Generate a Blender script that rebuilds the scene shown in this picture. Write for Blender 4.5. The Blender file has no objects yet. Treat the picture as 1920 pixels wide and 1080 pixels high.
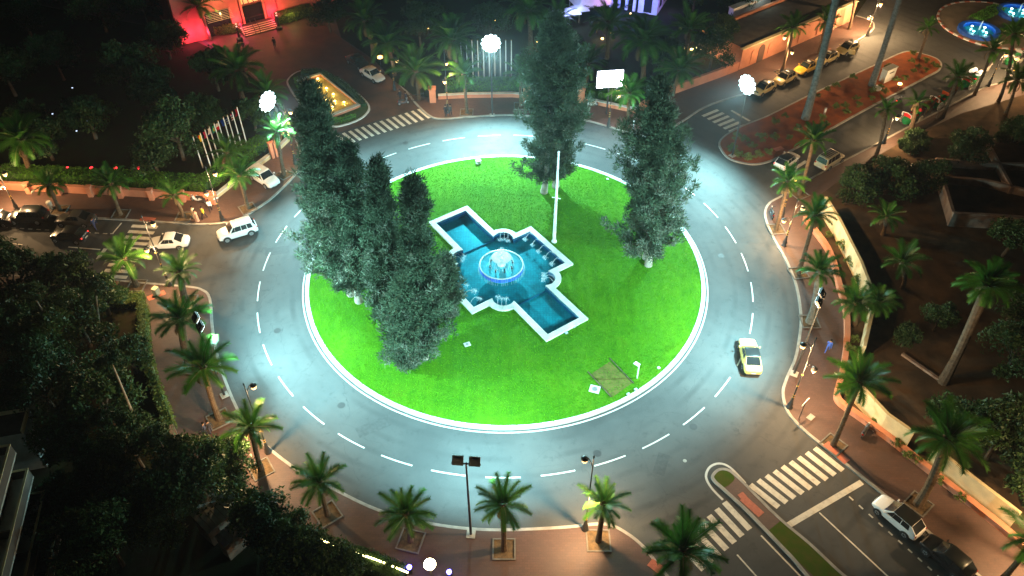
import bpy, bmesh, math, random
import numpy as np
from mathutils import Vector, Matrix

random.seed(7)
rng = np.random.default_rng(11)
PI = math.pi
scene = bpy.context.scene
COL = scene.collection

# ------------------------------------------------------------------ camera
CAM = Vector((0.70, -63.54, 58.0)); PITCH = math.radians(43.75); FPX = 1500.0
cam_data = bpy.data.cameras.new('camera')
cam_data.sensor_width = 36.0
cam_data.lens = FPX / 1920.0 * 36.0
cam_data.clip_start = 0.5
cam_data.clip_end = 2000.0
cam = bpy.data.objects.new('camera', cam_data)
cam.location = CAM
cam.rotation_euler = (math.radians(90) - PITCH, 0, 0)
COL.objects.link(cam)
scene.camera = cam

# ------------------------------------------------------------------ night sky, faint moon
world = bpy.data.worlds.new('World'); scene.world = world
world.use_nodes = True
wn = world.node_tree.nodes; wl = world.node_tree.links
bg = wn['Background']
sky = wn.new('ShaderNodeTexSky'); sky.sky_type = 'NISHITA'; sky.sun_disc = False
sky.sun_elevation = math.radians(24); sky.sun_rotation = math.radians(210)
wl.new(sky.outputs[0], bg.inputs[0]); bg.inputs[1].default_value = 0.0006
moon = bpy.data.lights.new('moon', 'SUN'); moon.energy = 0.006; moon.angle = math.radians(0.5)
moon.color = (1.0, 0.93, 0.82)
moon_ob = bpy.data.objects.new('moon', moon)
moon_ob.rotation_euler = (math.radians(66), 0, math.radians(-30)); COL.objects.link(moon_ob)

scene.view_settings.view_transform = 'Standard'
scene.view_settings.look = 'None'
scene.view_settings.exposure = 0.0
scene.view_settings.gamma = 1.0
scene.render.engine = 'CYCLES'
cy = scene.cycles
cy.use_denoising = True
cy.max_bounces = 4; cy.diffuse_bounces = 2; cy.glossy_bounces = 2
cy.transmission_bounces = 4; cy.transparent_max_bounces = 8
cy.caustics_reflective = False; cy.caustics_refractive = False
cy.sample_clamp_indirect = 3.0; cy.sample_clamp_direct = 0.0
cy.use_light_tree = True
cy.use_adaptive_sampling = False

# ------------------------------------------------------------------ surveying: photo pixel -> point in the place
_s, _c = math.sin(PITCH), math.cos(PITCH)
def ray(px, py):
    u = px - 960.0; v = 540.0 - py
    return Vector((u, v * _s + FPX * _c, v * _c - FPX * _s))
def G(px, py, z=0.0):
    d = ray(px, py); t = (z - CAM.z) / d.z
    return Vector((CAM.x + d.x * t, CAM.y + d.y * t, z))
def up_from(base, top_px):
    """x offset and height of a pole standing at ground point base whose top shows at top_px"""
    d = ray(*top_px); t = (base.y - CAM.y) / d.y
    return (CAM.x + d.x * t - base.x, CAM.z + d.z * t)

# ------------------------------------------------------------------ object helpers
def link(o, parent=None):
    COL.objects.link(o)
    if parent is not None: o.parent = parent
    return o
def tag(o, label=None, cat=None, group=None, kind=None):
    if label: o['label'] = label
    if cat: o['category'] = cat
    if group: o['group'] = group
    if kind: o['kind'] = kind
    return o
def thing(name, label, cat, loc=(0, 0, 0), rz=0.0, group=None):
    o = bpy.data.objects.new(name, None); o.empty_display_size = 0.3
    o.location = loc; o.rotation_euler = (0, 0, rz)
    link(o); return tag(o, label, cat, group)
def inst(name, me, parent=None, loc=(0, 0, 0), rot=(0, 0, 0), sc=1.0):
    o = bpy.data.objects.new(name, me); o.location = loc; o.rotation_euler = rot
    o.scale = (sc, sc, sc) if isinstance(sc, (int, float)) else sc
    return link(o, parent)
def copy_tree(o, parent=None):
    c = o.copy(); COL.objects.link(c)
    if parent is not None: c.parent = parent
    for ch in o.children: copy_tree(ch, c)
    return c

class MB:
    """collects faces of one mesh"""
    def __init__(s): s.v = []; s.f = []; s.m = []
    def add(s, vs, fs, mat=0):
        b = len(s.v); s.v += [tuple(p) for p in vs]
        for f in fs: s.f.append(tuple(b + i for i in f)); s.m.append(mat)
        return s
    def box(s, c, sz, rz=0.0, mat=0, rx=0.0, ry=0.0):
        hx, hy, hz = sz[0] / 2, sz[1] / 2, sz[2] / 2
        M = Matrix.Translation(c) @ Matrix.Rotation(rz, 4, 'Z') @ Matrix.Rotation(ry, 4, 'Y') @ Matrix.Rotation(rx, 4, 'X')
        vs = [M @ Vector((x * hx, y * hy, z * hz)) for x in (-1, 1) for y in (-1, 1) for z in (-1, 1)]
        return s.add(vs, [(0, 1, 3, 2), (4, 6, 7, 5), (0, 4, 5, 1), (2, 3, 7, 6), (0, 2, 6, 4), (1, 5, 7, 3)], mat)
    def tube(s, pts, rad, n=6, mat=0, cap=True):
        pts = [Vector(p) for p in pts]
        if isinstance(rad, (int, float)): rad = [rad] * len(pts)
        vs = []; prev = None
        for i, p in enumerate(pts):
            a = pts[max(i - 1, 0)]; b = pts[min(i + 1, len(pts) - 1)]
            t = (b - a)
            t = t.normalized() if t.length > 1e-9 else Vector((0, 0, 1))
            ref = prev if prev is not None else (Vector((1, 0, 0)) if abs(t.x) < 0.9 else Vector((0, 1, 0)))
            u = (ref - t * ref.dot(t)).normalized(); w = t.cross(u); prev = u
            for k in range(n):
                a_ = 2 * PI * k / n
                vs.append(p + (u * math.cos(a_) + w * math.sin(a_)) * rad[i])
        fs = []
        for i in range(len(pts) - 1):
            for k in range(n):
                k2 = (k + 1) % n
                fs.append((i * n + k, i * n + k2, (i + 1) * n + k2, (i + 1) * n + k))
        if cap:
            fs.append(tuple(reversed(range(n)))); fs.append(tuple((len(pts) - 1) * n + k for k in range(n)))
        return s.add(vs, fs, mat)
    def lathe(s, prof, n=12, c=(0, 0, 0), mat=0, cap=True):
        vs = [(c[0] + r * math.cos(2 * PI * k / n), c[1] + r * math.sin(2 * PI * k / n), c[2] + z) for r, z in prof for k in range(n)]
        fs = []
        for i in range(len(prof) - 1):
            for k in range(n):
                k2 = (k + 1) % n
                fs.append((i * n + k, i * n + k2, (i + 1) * n + k2, (i + 1) * n + k))
        if cap:
            fs.append(tuple(reversed(range(n)))); fs.append(tuple((len(prof) - 1) * n + k for k in range(n)))
        return s.add(vs, fs, mat)
    def prism(s, poly, z0, z1, mat=0, bottom=True):
        n = len(poly)
        vs = [(p[0], p[1], z0) for p in poly] + [(p[0], p[1], z1) for p in poly]
        fs = [(i, (i + 1) % n, n + (i + 1) % n, n + i) for i in range(n)]
        fs.append(tuple(range(n, 2 * n)))
        if bottom: fs.append(tuple(reversed(range(n))))
        return s.add(vs, fs, mat)
    def ribbon(s, a, b, z0, z1, closed=False, mat=0):
        """solid strip between polyline a (outer) and b (inner), same count"""
        n = len(a)
        vs = []
        for p, q in zip(a, b):
            vs += [(p[0], p[1], z0), (p[0], p[1], z1), (q[0], q[1], z1), (q[0], q[1], z0)]
        fs = []
        for i in range(n if closed else n - 1):
            j = (i + 1) % n
            for k in range(3):
                fs.append((4 * i + k, 4 * i + k + 1, 4 * j + k + 1, 4 * j + k))
        if not closed:
            fs += [(0, 3, 2, 1), (4 * n - 4, 4 * n - 3, 4 * n - 2, 4 * n - 1)]
        return s.add(vs, fs, mat)
    def mesh(s, name, mats, smooth=None):
        me = bpy.data.meshes.new(name)
        me.from_pydata([tuple(v) for v in s.v], [], s.f)
        for m in (mats if isinstance(mats, (list, tuple)) else [mats]): me.materials.append(m)
        if any(s.m): me.polygons.foreach_set('material_index', s.m)
        bm = bmesh.new(); bm.from_mesh(me); bmesh.ops.recalc_face_normals(bm, faces=bm.faces); bm.to_mesh(me); bm.free()
        if smooth is not None:
            me.polygons.foreach_set('use_smooth', [True] * len(me.polygons))
            me.set_sharp_from_angle(angle=math.radians(smooth))
        me.update()
        return me
    def build(s, name, mats, parent=None, smooth=None, loc=(0, 0, 0), rot=(0, 0, 0), sc=1.0):
        return inst(name, s.mesh(name, mats, smooth), parent, loc, rot, sc)

def soup(name, T, mats, mat_idx=None):
    """triangle soup T (N,3,3) -> mesh"""
    T = np.ascontiguousarray(T, dtype=np.float32); n = len(T)
    me = bpy.data.meshes.new(name)
    me.vertices.add(3 * n); me.vertices.foreach_set('co', T.reshape(-1))
    me.loops.add(3 * n); me.loops.foreach_set('vertex_index', np.arange(3 * n, dtype=np.int32))
    me.polygons.add(n)
    me.polygons.foreach_set('loop_start', np.arange(0, 3 * n, 3, dtype=np.int32))
    me.polygons.foreach_set('loop_total', np.full(n, 3, dtype=np.int32))
    for m in (mats if isinstance(mats, (list, tuple)) else [mats]): me.materials.append(m)
    if mat_idx is not None: me.polygons.foreach_set('material_index', np.asarray(mat_idx, dtype=np.int32))
    me.update(calc_edges=True); me.validate()
    return me

def smooth_poly(pts, k=5, closed=False):
    """Catmull-Rom through 2D points"""
    P = [Vector((p[0], p[1])) for p in pts]; n = len(P); out = []
    rngi = range(n) if closed else range(n - 1)
    for i in rngi:
        p0 = P[(i - 1) % n] if closed or i > 0 else P[0]
        p1 = P[i]; p2 = P[(i + 1) % n]
        p3 = P[(i + 2) % n] if closed or i + 2 < n else P[n - 1]
        for j in range(k):
            t = j / k
            out.append(0.5 * ((2 * p1) + (p2 - p0) * t + (2 * p0 - 5 * p1 + 4 * p2 - p3) * t * t + (3 * p1 - p0 - 3 * p2 + p3) * t ** 3))
    if not closed: out.append(P[-1])
    return out
def offset(poly, d, closed=False):
    """shift polyline to its left by d"""
    n = len(poly); out = []
    for i in range(n):
        a = poly[(i - 1) % n] if closed or i > 0 else poly[i]
        b = poly[(i + 1) % n] if closed or i < n - 1 else poly[i]
        t = Vector((b[0] - a[0], b[1] - a[1]))
        t = t.normalized() if t.length > 1e-9 else Vector((1, 0))
        out.append(Vector((poly[i][0] - t.y * d, poly[i][1] + t.x * d)))
    return out

# ------------------------------------------------------------------ materials
def nodes_of(name):
    m = bpy.data.materials.new(name); m.use_nodes = True
    nt = m.node_tree; p = nt.nodes['Principled BSDF']
    return m, nt, p
def N(nt, t, **kw):
    n = nt.nodes.new(t)
    for k, v in kw.items():
        if k.startswith('i_'): n.inputs[k[2:].replace('_', ' ')].default_value = v
        else: setattr(n, k, v)
    return n
def rgba(c): return (c[0], c[1], c[2], 1.0)
def mix_col(nt, a, b, fac_socket):
    mx = nt.nodes.new('ShaderNodeMix'); mx.data_type = 'RGBA'
    for s, v in ((6, a), (7, b)):
        if hasattr(v, 'is_output'): nt.links.new(v, mx.inputs[s])
        else: mx.inputs[s].default_value = rgba(v)
    if hasattr(fac_socket, 'is_output'): nt.links.new(fac_socket, mx.inputs[0])
    else: mx.inputs[0].default_value = fac_socket
    return mx.outputs[2]
def ramp(nt, sock, lo, hi):
    r = nt.nodes.new('ShaderNodeMapRange'); r.inputs[1].default_value = lo; r.inputs[2].default_value = hi
    nt.links.new(sock, r.inputs[0]); return r.outputs[0]
def coords(nt, kind='Object'):
    return nt.nodes.new('ShaderNodeTexCoord').outputs[kind]
def noise(nt, scale, detail=3.0, rough=0.55, vec=None):
    n = nt.nodes.new('ShaderNodeTexNoise'); n.inputs['Scale'].default_value = scale
    n.inputs['Detail'].default_value = detail; n.inputs['Roughness'].default_value = rough
    nt.links.new(vec if vec is not None else coords(nt), n.inputs['Vector'])
    return n.outputs['Fac']
def bump(nt, p, sock, strength=0.3, dist=0.02):
    b = nt.nodes.new('ShaderNodeBump'); b.inputs['Strength'].default_value = strength
    b.inputs['Distance'].default_value = dist
    nt.links.new(sock, b.inputs['Height']); nt.links.new(b.outputs[0], p.inputs['Normal'])

def mat(name, a, b=None, rough=0.7, scale=2.0, lo=0.35, hi=0.65, metal=0.0, spec=0.5, bmp=0.0, bscale=None, world=False, detail=4.0):
    m, nt, p = nodes_of(name)
    p.inputs['Roughness'].default_value = rough; p.inputs['Metallic'].default_value = metal
    p.inputs['Specular IOR Level'].default_value = spec
    if b is None: b = tuple(x * 0.8 for x in a)
    vec = None
    if world:
        vec = nt.nodes.new('ShaderNodeNewGeometry').outputs['Position']
    f = noise(nt, scale, detail, vec=vec)
    nt.links.new(mix_col(nt, a, b, ramp(nt, f, lo, hi)), p.inputs['Base Color'])
    if bmp: bump(nt, p, noise(nt, bscale or scale * 8, 2.0, vec=vec), bmp)
    return m

def asphalt_mat():
    m, nt, p = nodes_of('asphalt')
    pos = nt.nodes.new('ShaderNodeNewGeometry').outputs['Position']
    big = noise(nt, 0.09, 4.0, 0.6, pos); mid = noise(nt, 1.1, 5.0, 0.7, pos); fine = noise(nt, 22.0, 2.0, 0.7, pos)
    c = mix_col(nt, (0.050, 0.054, 0.055), (0.082, 0.085, 0.084), ramp(nt, big, 0.35, 0.65))
    c = mix_col(nt, c, (0.038, 0.041, 0.043), ramp(nt, mid, 0.56, 0.80))
    c = mix_col(nt, c, (0.16, 0.16, 0.155), ramp(nt, fine, 0.62, 0.85))
    # tyre polish round the ring: slightly darker bands where wheels run
    sx = nt.nodes.new('ShaderNodeSeparateXYZ'); nt.links.new(pos, sx.inputs[0])
    cb = nt.nodes.new('ShaderNodeCombineXYZ'); nt.links.new(sx.outputs[0], cb.inputs[0]); nt.links.new(sx.outputs[1], cb.inputs[1])
    ln = nt.nodes.new('ShaderNodeVectorMath'); ln.operation = 'LENGTH'; nt.links.new(cb.outputs[0], ln.inputs[0])
    sn = nt.nodes.new('ShaderNodeMath'); sn.operation = 'SINE'
    ml = nt.nodes.new('ShaderNodeMath'); ml.operation = 'MULTIPLY'; ml.inputs[1].default_value = 3.7
    nt.links.new(ln.outputs['Value'], ml.inputs[0]); nt.links.new(ml.outputs[0], sn.inputs[0])
    ml2 = nt.nodes.new('ShaderNodeMath'); ml2.operation = 'MULTIPLY'
    nt.links.new(ramp(nt, sn.outputs[0], 0.2, 1.0), ml2.inputs[0])
    nt.links.new(ramp(nt, noise(nt, 0.22, 3.0, 0.5, pos), 0.42, 0.75), ml2.inputs[1])
    c = mix_col(nt, c, (0.044, 0.047, 0.048), ml2.outputs[0])
    # cracks and patch seams
    vo = nt.nodes.new('ShaderNodeTexVoronoi'); vo.feature = 'DISTANCE_TO_EDGE'; vo.inputs['Scale'].default_value = 0.16
    wv = nt.nodes.new('ShaderNodeVectorMath'); wv.operation = 'ADD'
    nz = nt.nodes.new('ShaderNodeTexNoise'); nz.inputs['Scale'].default_value = 0.5; nz.inputs['Detail'].default_value = 5
    nt.links.new(pos, nz.inputs['Vector'])
    nt.links.new(pos, wv.inputs[0]); nt.links.new(nz.outputs['Color'], wv.inputs[1]); nt.links.new(wv.outputs[0], vo.inputs['Vector'])
    cr = nt.nodes.new('ShaderNodeMath'); cr.operation = 'LESS_THAN'; cr.inputs[1].default_value = 0.0012
    nt.links.new(vo.outputs['Distance'], cr.inputs[0])
    c = mix_col(nt, c, (0.048, 0.050, 0.051), cr.outputs[0])
    nt.links.new(c, p.inputs['Base Color'])
    rr = nt.nodes.new('ShaderNodeMapRange'); rr.inputs[3].default_value = 0.60; rr.inputs[4].default_value = 0.85
    nt.links.new(mid, rr.inputs[0]); nt.links.new(rr.outputs[0], p.inputs['Roughness'])
    p.inputs['Specular IOR Level'].default_value = 0.3
    bump(nt, p, fine, 0.25, 0.01)
    return m

def paving_mat():
    m, nt, p = nodes_of('red_paving')
    pos = nt.nodes.new('ShaderNodeNewGeometry').outputs['Position']
    br = nt.nodes.new('ShaderNodeTexBrick'); br.inputs['Scale'].default_value = 1.0
    br.inputs['Brick Width'].default_value = 0.42; br.inputs['Row Height'].default_value = 0.21
    br.inputs['Mortar Size'].default_value = 0.012
    br.inputs['Color1'].default_value = rgba((0.108, 0.058, 0.045)); br.inputs['Color2'].default_value = rgba((0.086, 0.047, 0.037))
    br.inputs['Mortar'].default_value = rgba((0.065, 0.043, 0.035))
    nt.links.new(pos, br.inputs['Vector'])
    f = noise(nt, 0.35, 5.0, 0.65, pos)
    c = mix_col(nt, br.outputs['Color'], (0.075, 0.047, 0.038), ramp(nt, f, 0.42, 0.75))
    c = mix_col(nt, c, (0.052, 0.036, 0.032), ramp(nt, noise(nt, 1.6, 4.0, 0.7, pos), 0.60, 0.78))
    nt.links.new(c, p.inputs['Base Color']); p.inputs['Roughness'].default_value = 0.62
    bump(nt, p, br.outputs['Fac'], 0.2, -0.01)
    return m

def lawn_mat():
    m, nt, p = nodes_of('lawn')
    pos = nt.nodes.new('ShaderNodeNewGeometry').outputs['Position']
    big = noise(nt, 0.16, 4.0, 0.6, pos); mid = noise(nt, 0.9, 5.0, 0.7, pos); fine = noise(nt, 9.0, 3.0, 0.8, pos)
    c = mix_col(nt, (0.036, 0.150, 0.002), (0.068, 0.195, 0.003), ramp(nt, big, 0.35, 0.68))
    c = mix_col(nt, c, (0.022, 0.125, 0.002), ramp(nt, mid, 0.50, 0.80))
    c = mix_col(nt, c, (0.060, 0.200, 0.004), ramp(nt, fine, 0.52, 0.80))
    c = mix_col(nt, c, (0.070, 0.145, 0.004), ramp(nt, noise(nt, 0.33, 6.0, 0.65, pos), 0.60, 0.80))
    wv = nt.nodes.new('ShaderNodeTexWave'); wv.inputs['Scale'].default_value = 0.28; wv.inputs['Distortion'].default_value = 1.2; nt.links.new(pos, wv.inputs['Vector'])
    mw = nt.nodes.new('ShaderNodeMath'); mw.operation = 'MULTIPLY'; mw.inputs[1].default_value = 0.15; nt.links.new(wv.outputs['Fac'], mw.inputs[0])
    c = mix_col(nt, c, (0.016, 0.085, 0.002), mw.outputs[0])
    nt.links.new(c, p.inputs['Base Color']); p.inputs['Roughness'].default_value = 0.9
    p.inputs['Specular IOR Level'].default_value = 0.15
    bump(nt, p, fine, 0.9, 0.06)
    return m

def leaf_mat(name, a, b, trans=0.25, rough=0.55, spec=0.3):
    """leaf surface: colour varies from plant to plant and along the leaf; a little light passes through"""
    m, nt, p = nodes_of(name)
    oi = nt.nodes.new('ShaderNodeObjectInfo')
    f = noise(nt, 1.7, 3.0)
    c = mix_col(nt, a, b, ramp(nt, f, 0.3, 0.7))
    c = mix_col(nt, c, tuple(x * 1.35 for x in b), oi.outputs['Random'])
    nt.links.new(c, p.inputs['Base Color']); p.inputs['Roughness'].default_value = rough
    p.inputs['Specular IOR Level'].default_value = spec
    tr = nt.nodes.new('ShaderNodeBsdfTranslucent'); nt.links.new(c, tr.inputs[0])
    ms = nt.nodes.new('ShaderNodeMixShader'); ms.inputs[0].default_value = trans
    nt.links.new(p.outputs[0], ms.inputs[1]); nt.links.new(tr.outputs[0], ms.inputs[2])
    nt.links.new(ms.outputs[0], nt.nodes['Material Output'].inputs['Surface'])
    return m

def glow(name, col, strength):
    m = bpy.data.materials.new(name); m.use_nodes = True; nt = m.node_tree
    p = nt.nodes['Principled BSDF']; p.inputs['Base Color'].default_value = rgba(col)
    p.inputs['Emission Color'].default_value = rgba(col); p.inputs['Emission Strength'].default_value = strength
    m.cycles.emission_sampling = 'NONE'
    return m

def water_mat(name, tint, depth_tint=0.85, rscale=3.0):
    """clear water: Fresnel gloss over a tinted see-through body, so lamps reach the pool floor"""
    m = bpy.data.materials.new(name); m.use_nodes = True; nt = m.node_tree
    nt.nodes.remove(nt.nodes['Principled BSDF'])
    gl = nt.nodes.new('ShaderNodeBsdfGlossy'); gl.inputs['Roughness'].default_value = 0.06
    tr = nt.nodes.new('ShaderNodeBsdfTransparent'); tr.inputs[0].default_value = rgba(tint)
    lw = nt.nodes.new('ShaderNodeLayerWeight'); lw.inputs[0].default_value = 0.5
    pw = nt.nodes.new('ShaderNodeMath'); pw.operation = 'POWER'; pw.inputs[1].default_value = 5.0; nt.links.new(lw.outputs['Facing'], pw.inputs[0])
    fr = nt.nodes.new('ShaderNodeMapRange'); fr.inputs[3].default_value = 0.02; fr.inputs[4].default_value = 0.75; nt.links.new(pw.outputs[0], fr.inputs[0])
    b = nt.nodes.new('ShaderNodeBump'); b.inputs['Strength'].default_value = 0.35; b.inputs['Distance'].default_value = 0.05
    nt.links.new(noise(nt, rscale, 4.0, 0.6), b.inputs['Height'])
    nt.links.new(b.outputs[0], gl.inputs['Normal']); nt.links.new(b.outputs[0], lw.inputs['Normal'])
    ms = nt.nodes.new('ShaderNodeMixShader')
    nt.links.new(fr.outputs[0], ms.inputs[0]); nt.links.new(tr.outputs[0], ms.inputs[1]); nt.links.new(gl.outputs[0], ms.inputs[2])
    nt.links.new(ms.outputs[0], nt.nodes['Material Output'].inputs['Surface'])
    return m

def foam_mat():
    m = bpy.data.materials.new('foam'); m.use_nodes = True; nt = m.node_tree
    p = nt.nodes['Principled BSDF']; p.inputs['Base Color'].default_value = rgba((0.75, 0.88, 0.92)); p.inputs['Roughness'].default_value = 0.35
    tr = nt.nodes.new('ShaderNodeBsdfTransparent')
    ms = nt.nodes.new('ShaderNodeMixShader'); ms.inputs[0].default_value = 0.62
    nt.links.new(p.outputs[0], ms.inputs[1]); nt.links.new(tr.outputs[0], ms.inputs[2])
    nt.links.new(ms.outputs[0], nt.nodes['Material Output'].inputs['Surface'])
    return m

def tile_mat(name, a, b, grout, size=0.12):
    m, nt, p = nodes_of(name)
    br = nt.nodes.new('ShaderNodeTexBrick'); br.offset = 0.0
    br.inputs['Scale'].default_value = 1.0; br.inputs['Brick Width'].default_value = size; br.inputs['Row Height'].default_value = size
    br.inputs['Mortar Size'].default_value = size * 0.05
    br.inputs['Color1'].default_value = rgba(a); br.inputs['Color2'].default_value = rgba(b); br.inputs['Mortar'].default_value = rgba(grout)
    nt.links.new(coords(nt), br.inputs['Vector'])
    c = mix_col(nt, br.outputs['Color'], tuple(x * 0.55 for x in a), ramp(nt, noise(nt, 0.8, 5.0, 0.7), 0.40, 0.75))
    nt.links.new(c, p.inputs['Base Color']); p.inputs['Roughness'].default_value = 0.4
    return m

M = {}
M['asphalt'] = asphalt_mat()
M['paving'] = paving_mat()
M['lawn'] = lawn_mat()
M['kerb'] = mat('kerb_stone', (0.36, 0.35, 0.32), (0.25, 0.24, 0.22), 0.75, 1.3, world=True, bmp=0.2, bscale=14)
M['white_kerb'] = mat('white_kerb_stone', (0.74, 0.76, 0.74), (0.56, 0.58, 0.57), 0.6, 1.6, world=True, bmp=0.15, bscale=12)
M['patch'] = mat('newer_asphalt', (0.040, 0.043, 0.044), (0.055, 0.058, 0.058), 0.75, 3.0, world=True, bmp=0.3, bscale=25)
M['paint'] = mat('road_paint', (0.58, 0.58, 0.55), (0.36, 0.36, 0.34), 0.6, 1.8, 0.5, 0.85, world=True, detail=7.0)
M['paint_old'] = mat('worn_road_paint', (0.70, 0.67, 0.58), (0.40, 0.38, 0.33), 0.65, 2.3, 0.48, 0.80, world=True, detail=7.0)
M['tactile'] = mat('red_tactile_slab', (0.50, 0.15, 0.09), (0.38, 0.11, 0.07), 0.7, 5.0, world=True)
M['soil'] = mat('dark_soil', (0.105, 0.068, 0.040), (0.055, 0.040, 0.026), 0.95, 0.5, world=True, bmp=0.6, bscale=3, spec=0.1, detail=7.0)
M['pit_soil'] = mat('pit_soil', (0.16, 0.11, 0.06), (0.08, 0.06, 0.04), 0.95, 3.0, world=True, bmp=0.6, bscale=9, spec=0.1)
M['red_soil'] = mat('red_soil', (0.30, 0.085, 0.030), (0.18, 0.060, 0.028), 0.95, 0.7, world=True, bmp=0.6, bscale=5, spec=0.1, detail=7.0)
M['brown_court'] = mat('brown_court_paving', (0.115, 0.055, 0.036), (0.060, 0.038, 0.030), 0.7, 0.4, world=True, bmp=0.2, bscale=6, detail=7.0)
M['garden'] = mat('garden_ground', (0.022, 0.032, 0.010), (0.026, 0.021, 0.012), 0.95, 0.6, world=True, bmp=0.6, bscale=3, spec=0.1, detail=7.0)
M['tuft'] = leaf_mat('grass_blade', (0.034, 0.170, 0.002), (0.066, 0.215, 0.003), 0.2, 0.7, 0.1)
M['dry_turf'] = mat('dry_turf', (0.13, 0.12, 0.03), (0.08, 0.09, 0.02), 0.95, 2.0, world=True, bmp=0.7, bscale=9, spec=0.1, detail=7.0)
M['verge'] = mat('verge_grass', (0.050, 0.090, 0.010), (0.075, 0.085, 0.016), 0.95, 1.4, world=True, bmp=0.7, bscale=9, spec=0.1, detail=7.0)
M['plaza'] = mat('plaza_paving', (0.30, 0.24, 0.17), (0.20, 0.16, 0.11), 0.8, 0.5, world=True, bmp=0.2, bscale=5, detail=7.0)
M['pit_frame'] = mat('pit_frame_stone', (0.17, 0.16, 0.14), (0.11, 0.105, 0.095), 0.8, 2.0, world=True)
M['coping'] = mat('pale_coping_stone', (0.62, 0.64, 0.60), (0.46, 0.48, 0.45), 0.5, 1.1, world=True, bmp=0.15, bscale=10, detail=6.0)
M['blue_tile'] = tile_mat('blue_pool_tile', (0.012, 0.09, 0.55), (0.02, 0.13, 0.65), (0.05, 0.15, 0.4), 0.15)
M['pool_floor'] = tile_mat('teal_pool_floor', (0.03, 0.27, 0.28), (0.04, 0.33, 0.33), (0.02, 0.2, 0.22), 0.30)
M['pool_side'] = tile_mat('deep_pool_tile', (0.012, 0.10, 0.17), (0.016, 0.13, 0.21), (0.01, 0.08, 0.12), 0.15)
M['water'] = water_mat('pool_water', (0.34, 0.78, 0.88), rscale=2.2)
M['gold_water'] = water_mat('lit_pool_water', (0.92, 0.88, 0.60), rscale=2.0)
M['foam'] = foam_mat()
M['marble'] = mat('pale_marble', (0.60, 0.64, 0.62), (0.45, 0.50, 0.49), 0.35, 2.0)
M['palm_bark'] = mat('palm_bark', (0.135, 0.092, 0.055), (0.070, 0.048, 0.030), 0.9, 4.0, bmp=0.7, bscale=10, spec=0.15)
M['grey_bark'] = mat('grey_palm_bark', (0.16, 0.17, 0.155), (0.09, 0.095, 0.09), 0.9, 3.0, bmp=0.7, bscale=9, spec=0.15)
M['pale_bark'] = mat('pale_cypress_bark', (0.34, 0.31, 0.25), (0.20, 0.18, 0.145), 0.9, 2.5, bmp=0.6, bscale=9, spec=0.15)
M['dark_bark'] = mat('dark_bark', (0.11, 0.085, 0.06), (0.06, 0.048, 0.035), 0.9, 2.5, bmp=0.6, bscale=8, spec=0.15)
M['frond'] = leaf_mat('palm_frond', (0.024, 0.100, 0.012), (0.045, 0.145, 0.016), 0.30, 0.45)
M['rachis'] = mat('frond_rachis', (0.14, 0.17, 0.05), (0.10, 0.12, 0.04), 0.6, 4.0)
M['dry_frond'] = leaf_mat('dry_frond', (0.16, 0.11, 0.05), (0.12, 0.085, 0.04), 0.2, 0.8, 0.1)
M['cypress'] = leaf_mat('cypress_spray', (0.022, 0.044, 0.022), (0.046, 0.070, 0.040), 0.15, 0.7, 0.15)
M['cypress_lit'] = leaf_mat('cypress_lit_spray', (0.058, 0.076, 0.052), (0.105, 0.118, 0.086), 0.15, 0.8, 0.1)
M['leaf'] = leaf_mat('broad_leaf', (0.016, 0.046, 0.014), (0.030, 0.066, 0.016), 0.2)
M['hedge'] = leaf_mat('hedge_leaf', (0.045, 0.150, 0.010), (0.075, 0.200, 0.012), 0.25)
M['shrub'] = leaf_mat('shrub_leaf', (0.070, 0.110, 0.020), (0.110, 0.150, 0.030), 0.25)
M['pink'] = mat('pink_render', (0.58, 0.25, 0.15), (0.46, 0.19, 0.115), 0.85, 0.6, world=True, bmp=0.2, bscale=8, spec=0.2, detail=7.0)
M['cream'] = mat('cream_render', (0.62, 0.52, 0.30), (0.46, 0.40, 0.25), 0.85, 0.7, world=True, bmp=0.2, bscale=8, spec=0.2, detail=7.0)
M['ruin'] = mat('weathered_render', (0.34, 0.25, 0.19), (0.20, 0.13, 0.10), 0.9, 0.8, world=True, bmp=0.4, bscale=5, spec=0.1, detail=7.0)
M['roof'] = mat('flat_roof', (0.10, 0.085, 0.07), (0.06, 0.05, 0.045), 0.9, 0.6, world=True, detail=7.0)
M['white_wall'] = mat('white_render', (0.70, 0.70, 0.72), (0.58, 0.58, 0.60), 0.8, 0.8, world=True)
M['grey_wall'] = mat('grey_render', (0.42, 0.42, 0.38), (0.30, 0.30, 0.27), 0.85, 0.9, world=True)
M['red_wall'] = mat('red_render', (0.55, 0.16, 0.11), (0.44, 0.12, 0.085), 0.85, 0.7, world=True, bmp=0.15, bscale=8)
M['iron'] = mat('black_iron', (0.020, 0.021, 0.022), (0.030, 0.030, 0.030), 0.45, 8.0, spec=0.5)
M['brass'] = mat('gilt_band', (0.52, 0.32, 0.08), (0.42, 0.25, 0.06), 0.35, 8.0, metal=0.8)
M['steel'] = mat('grey_steel', (0.40, 0.41, 0.42), (0.33, 0.34, 0.35), 0.4, 6.0, metal=0.6)
M['white_metal'] = mat('white_enamel', (0.78, 0.80, 0.80), (0.68, 0.70, 0.70), 0.35, 3.0)
M['cream_metal'] = mat('cream_enamel', (0.60, 0.58, 0.48), (0.52, 0.50, 0.42), 0.5, 3.0)
M['lamp_warm'] = glow('warm_lantern', (1.0, 0.58, 0.22), 3.2)
M['lamp_flood'] = glow('flood_lens', (0.72, 0.97, 1.0), 9.0)
M['screen'] = glow('lit_billboard', (0.90, 0.92, 1.0), 14.0)
M['lamp_gold'] = glow('gold_pool_light', (1.0, 0.72, 0.25), 18.0)
M['lamp_white'] = glow('white_pool_light', (0.75, 1.0, 0.98), 14.0)
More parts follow.
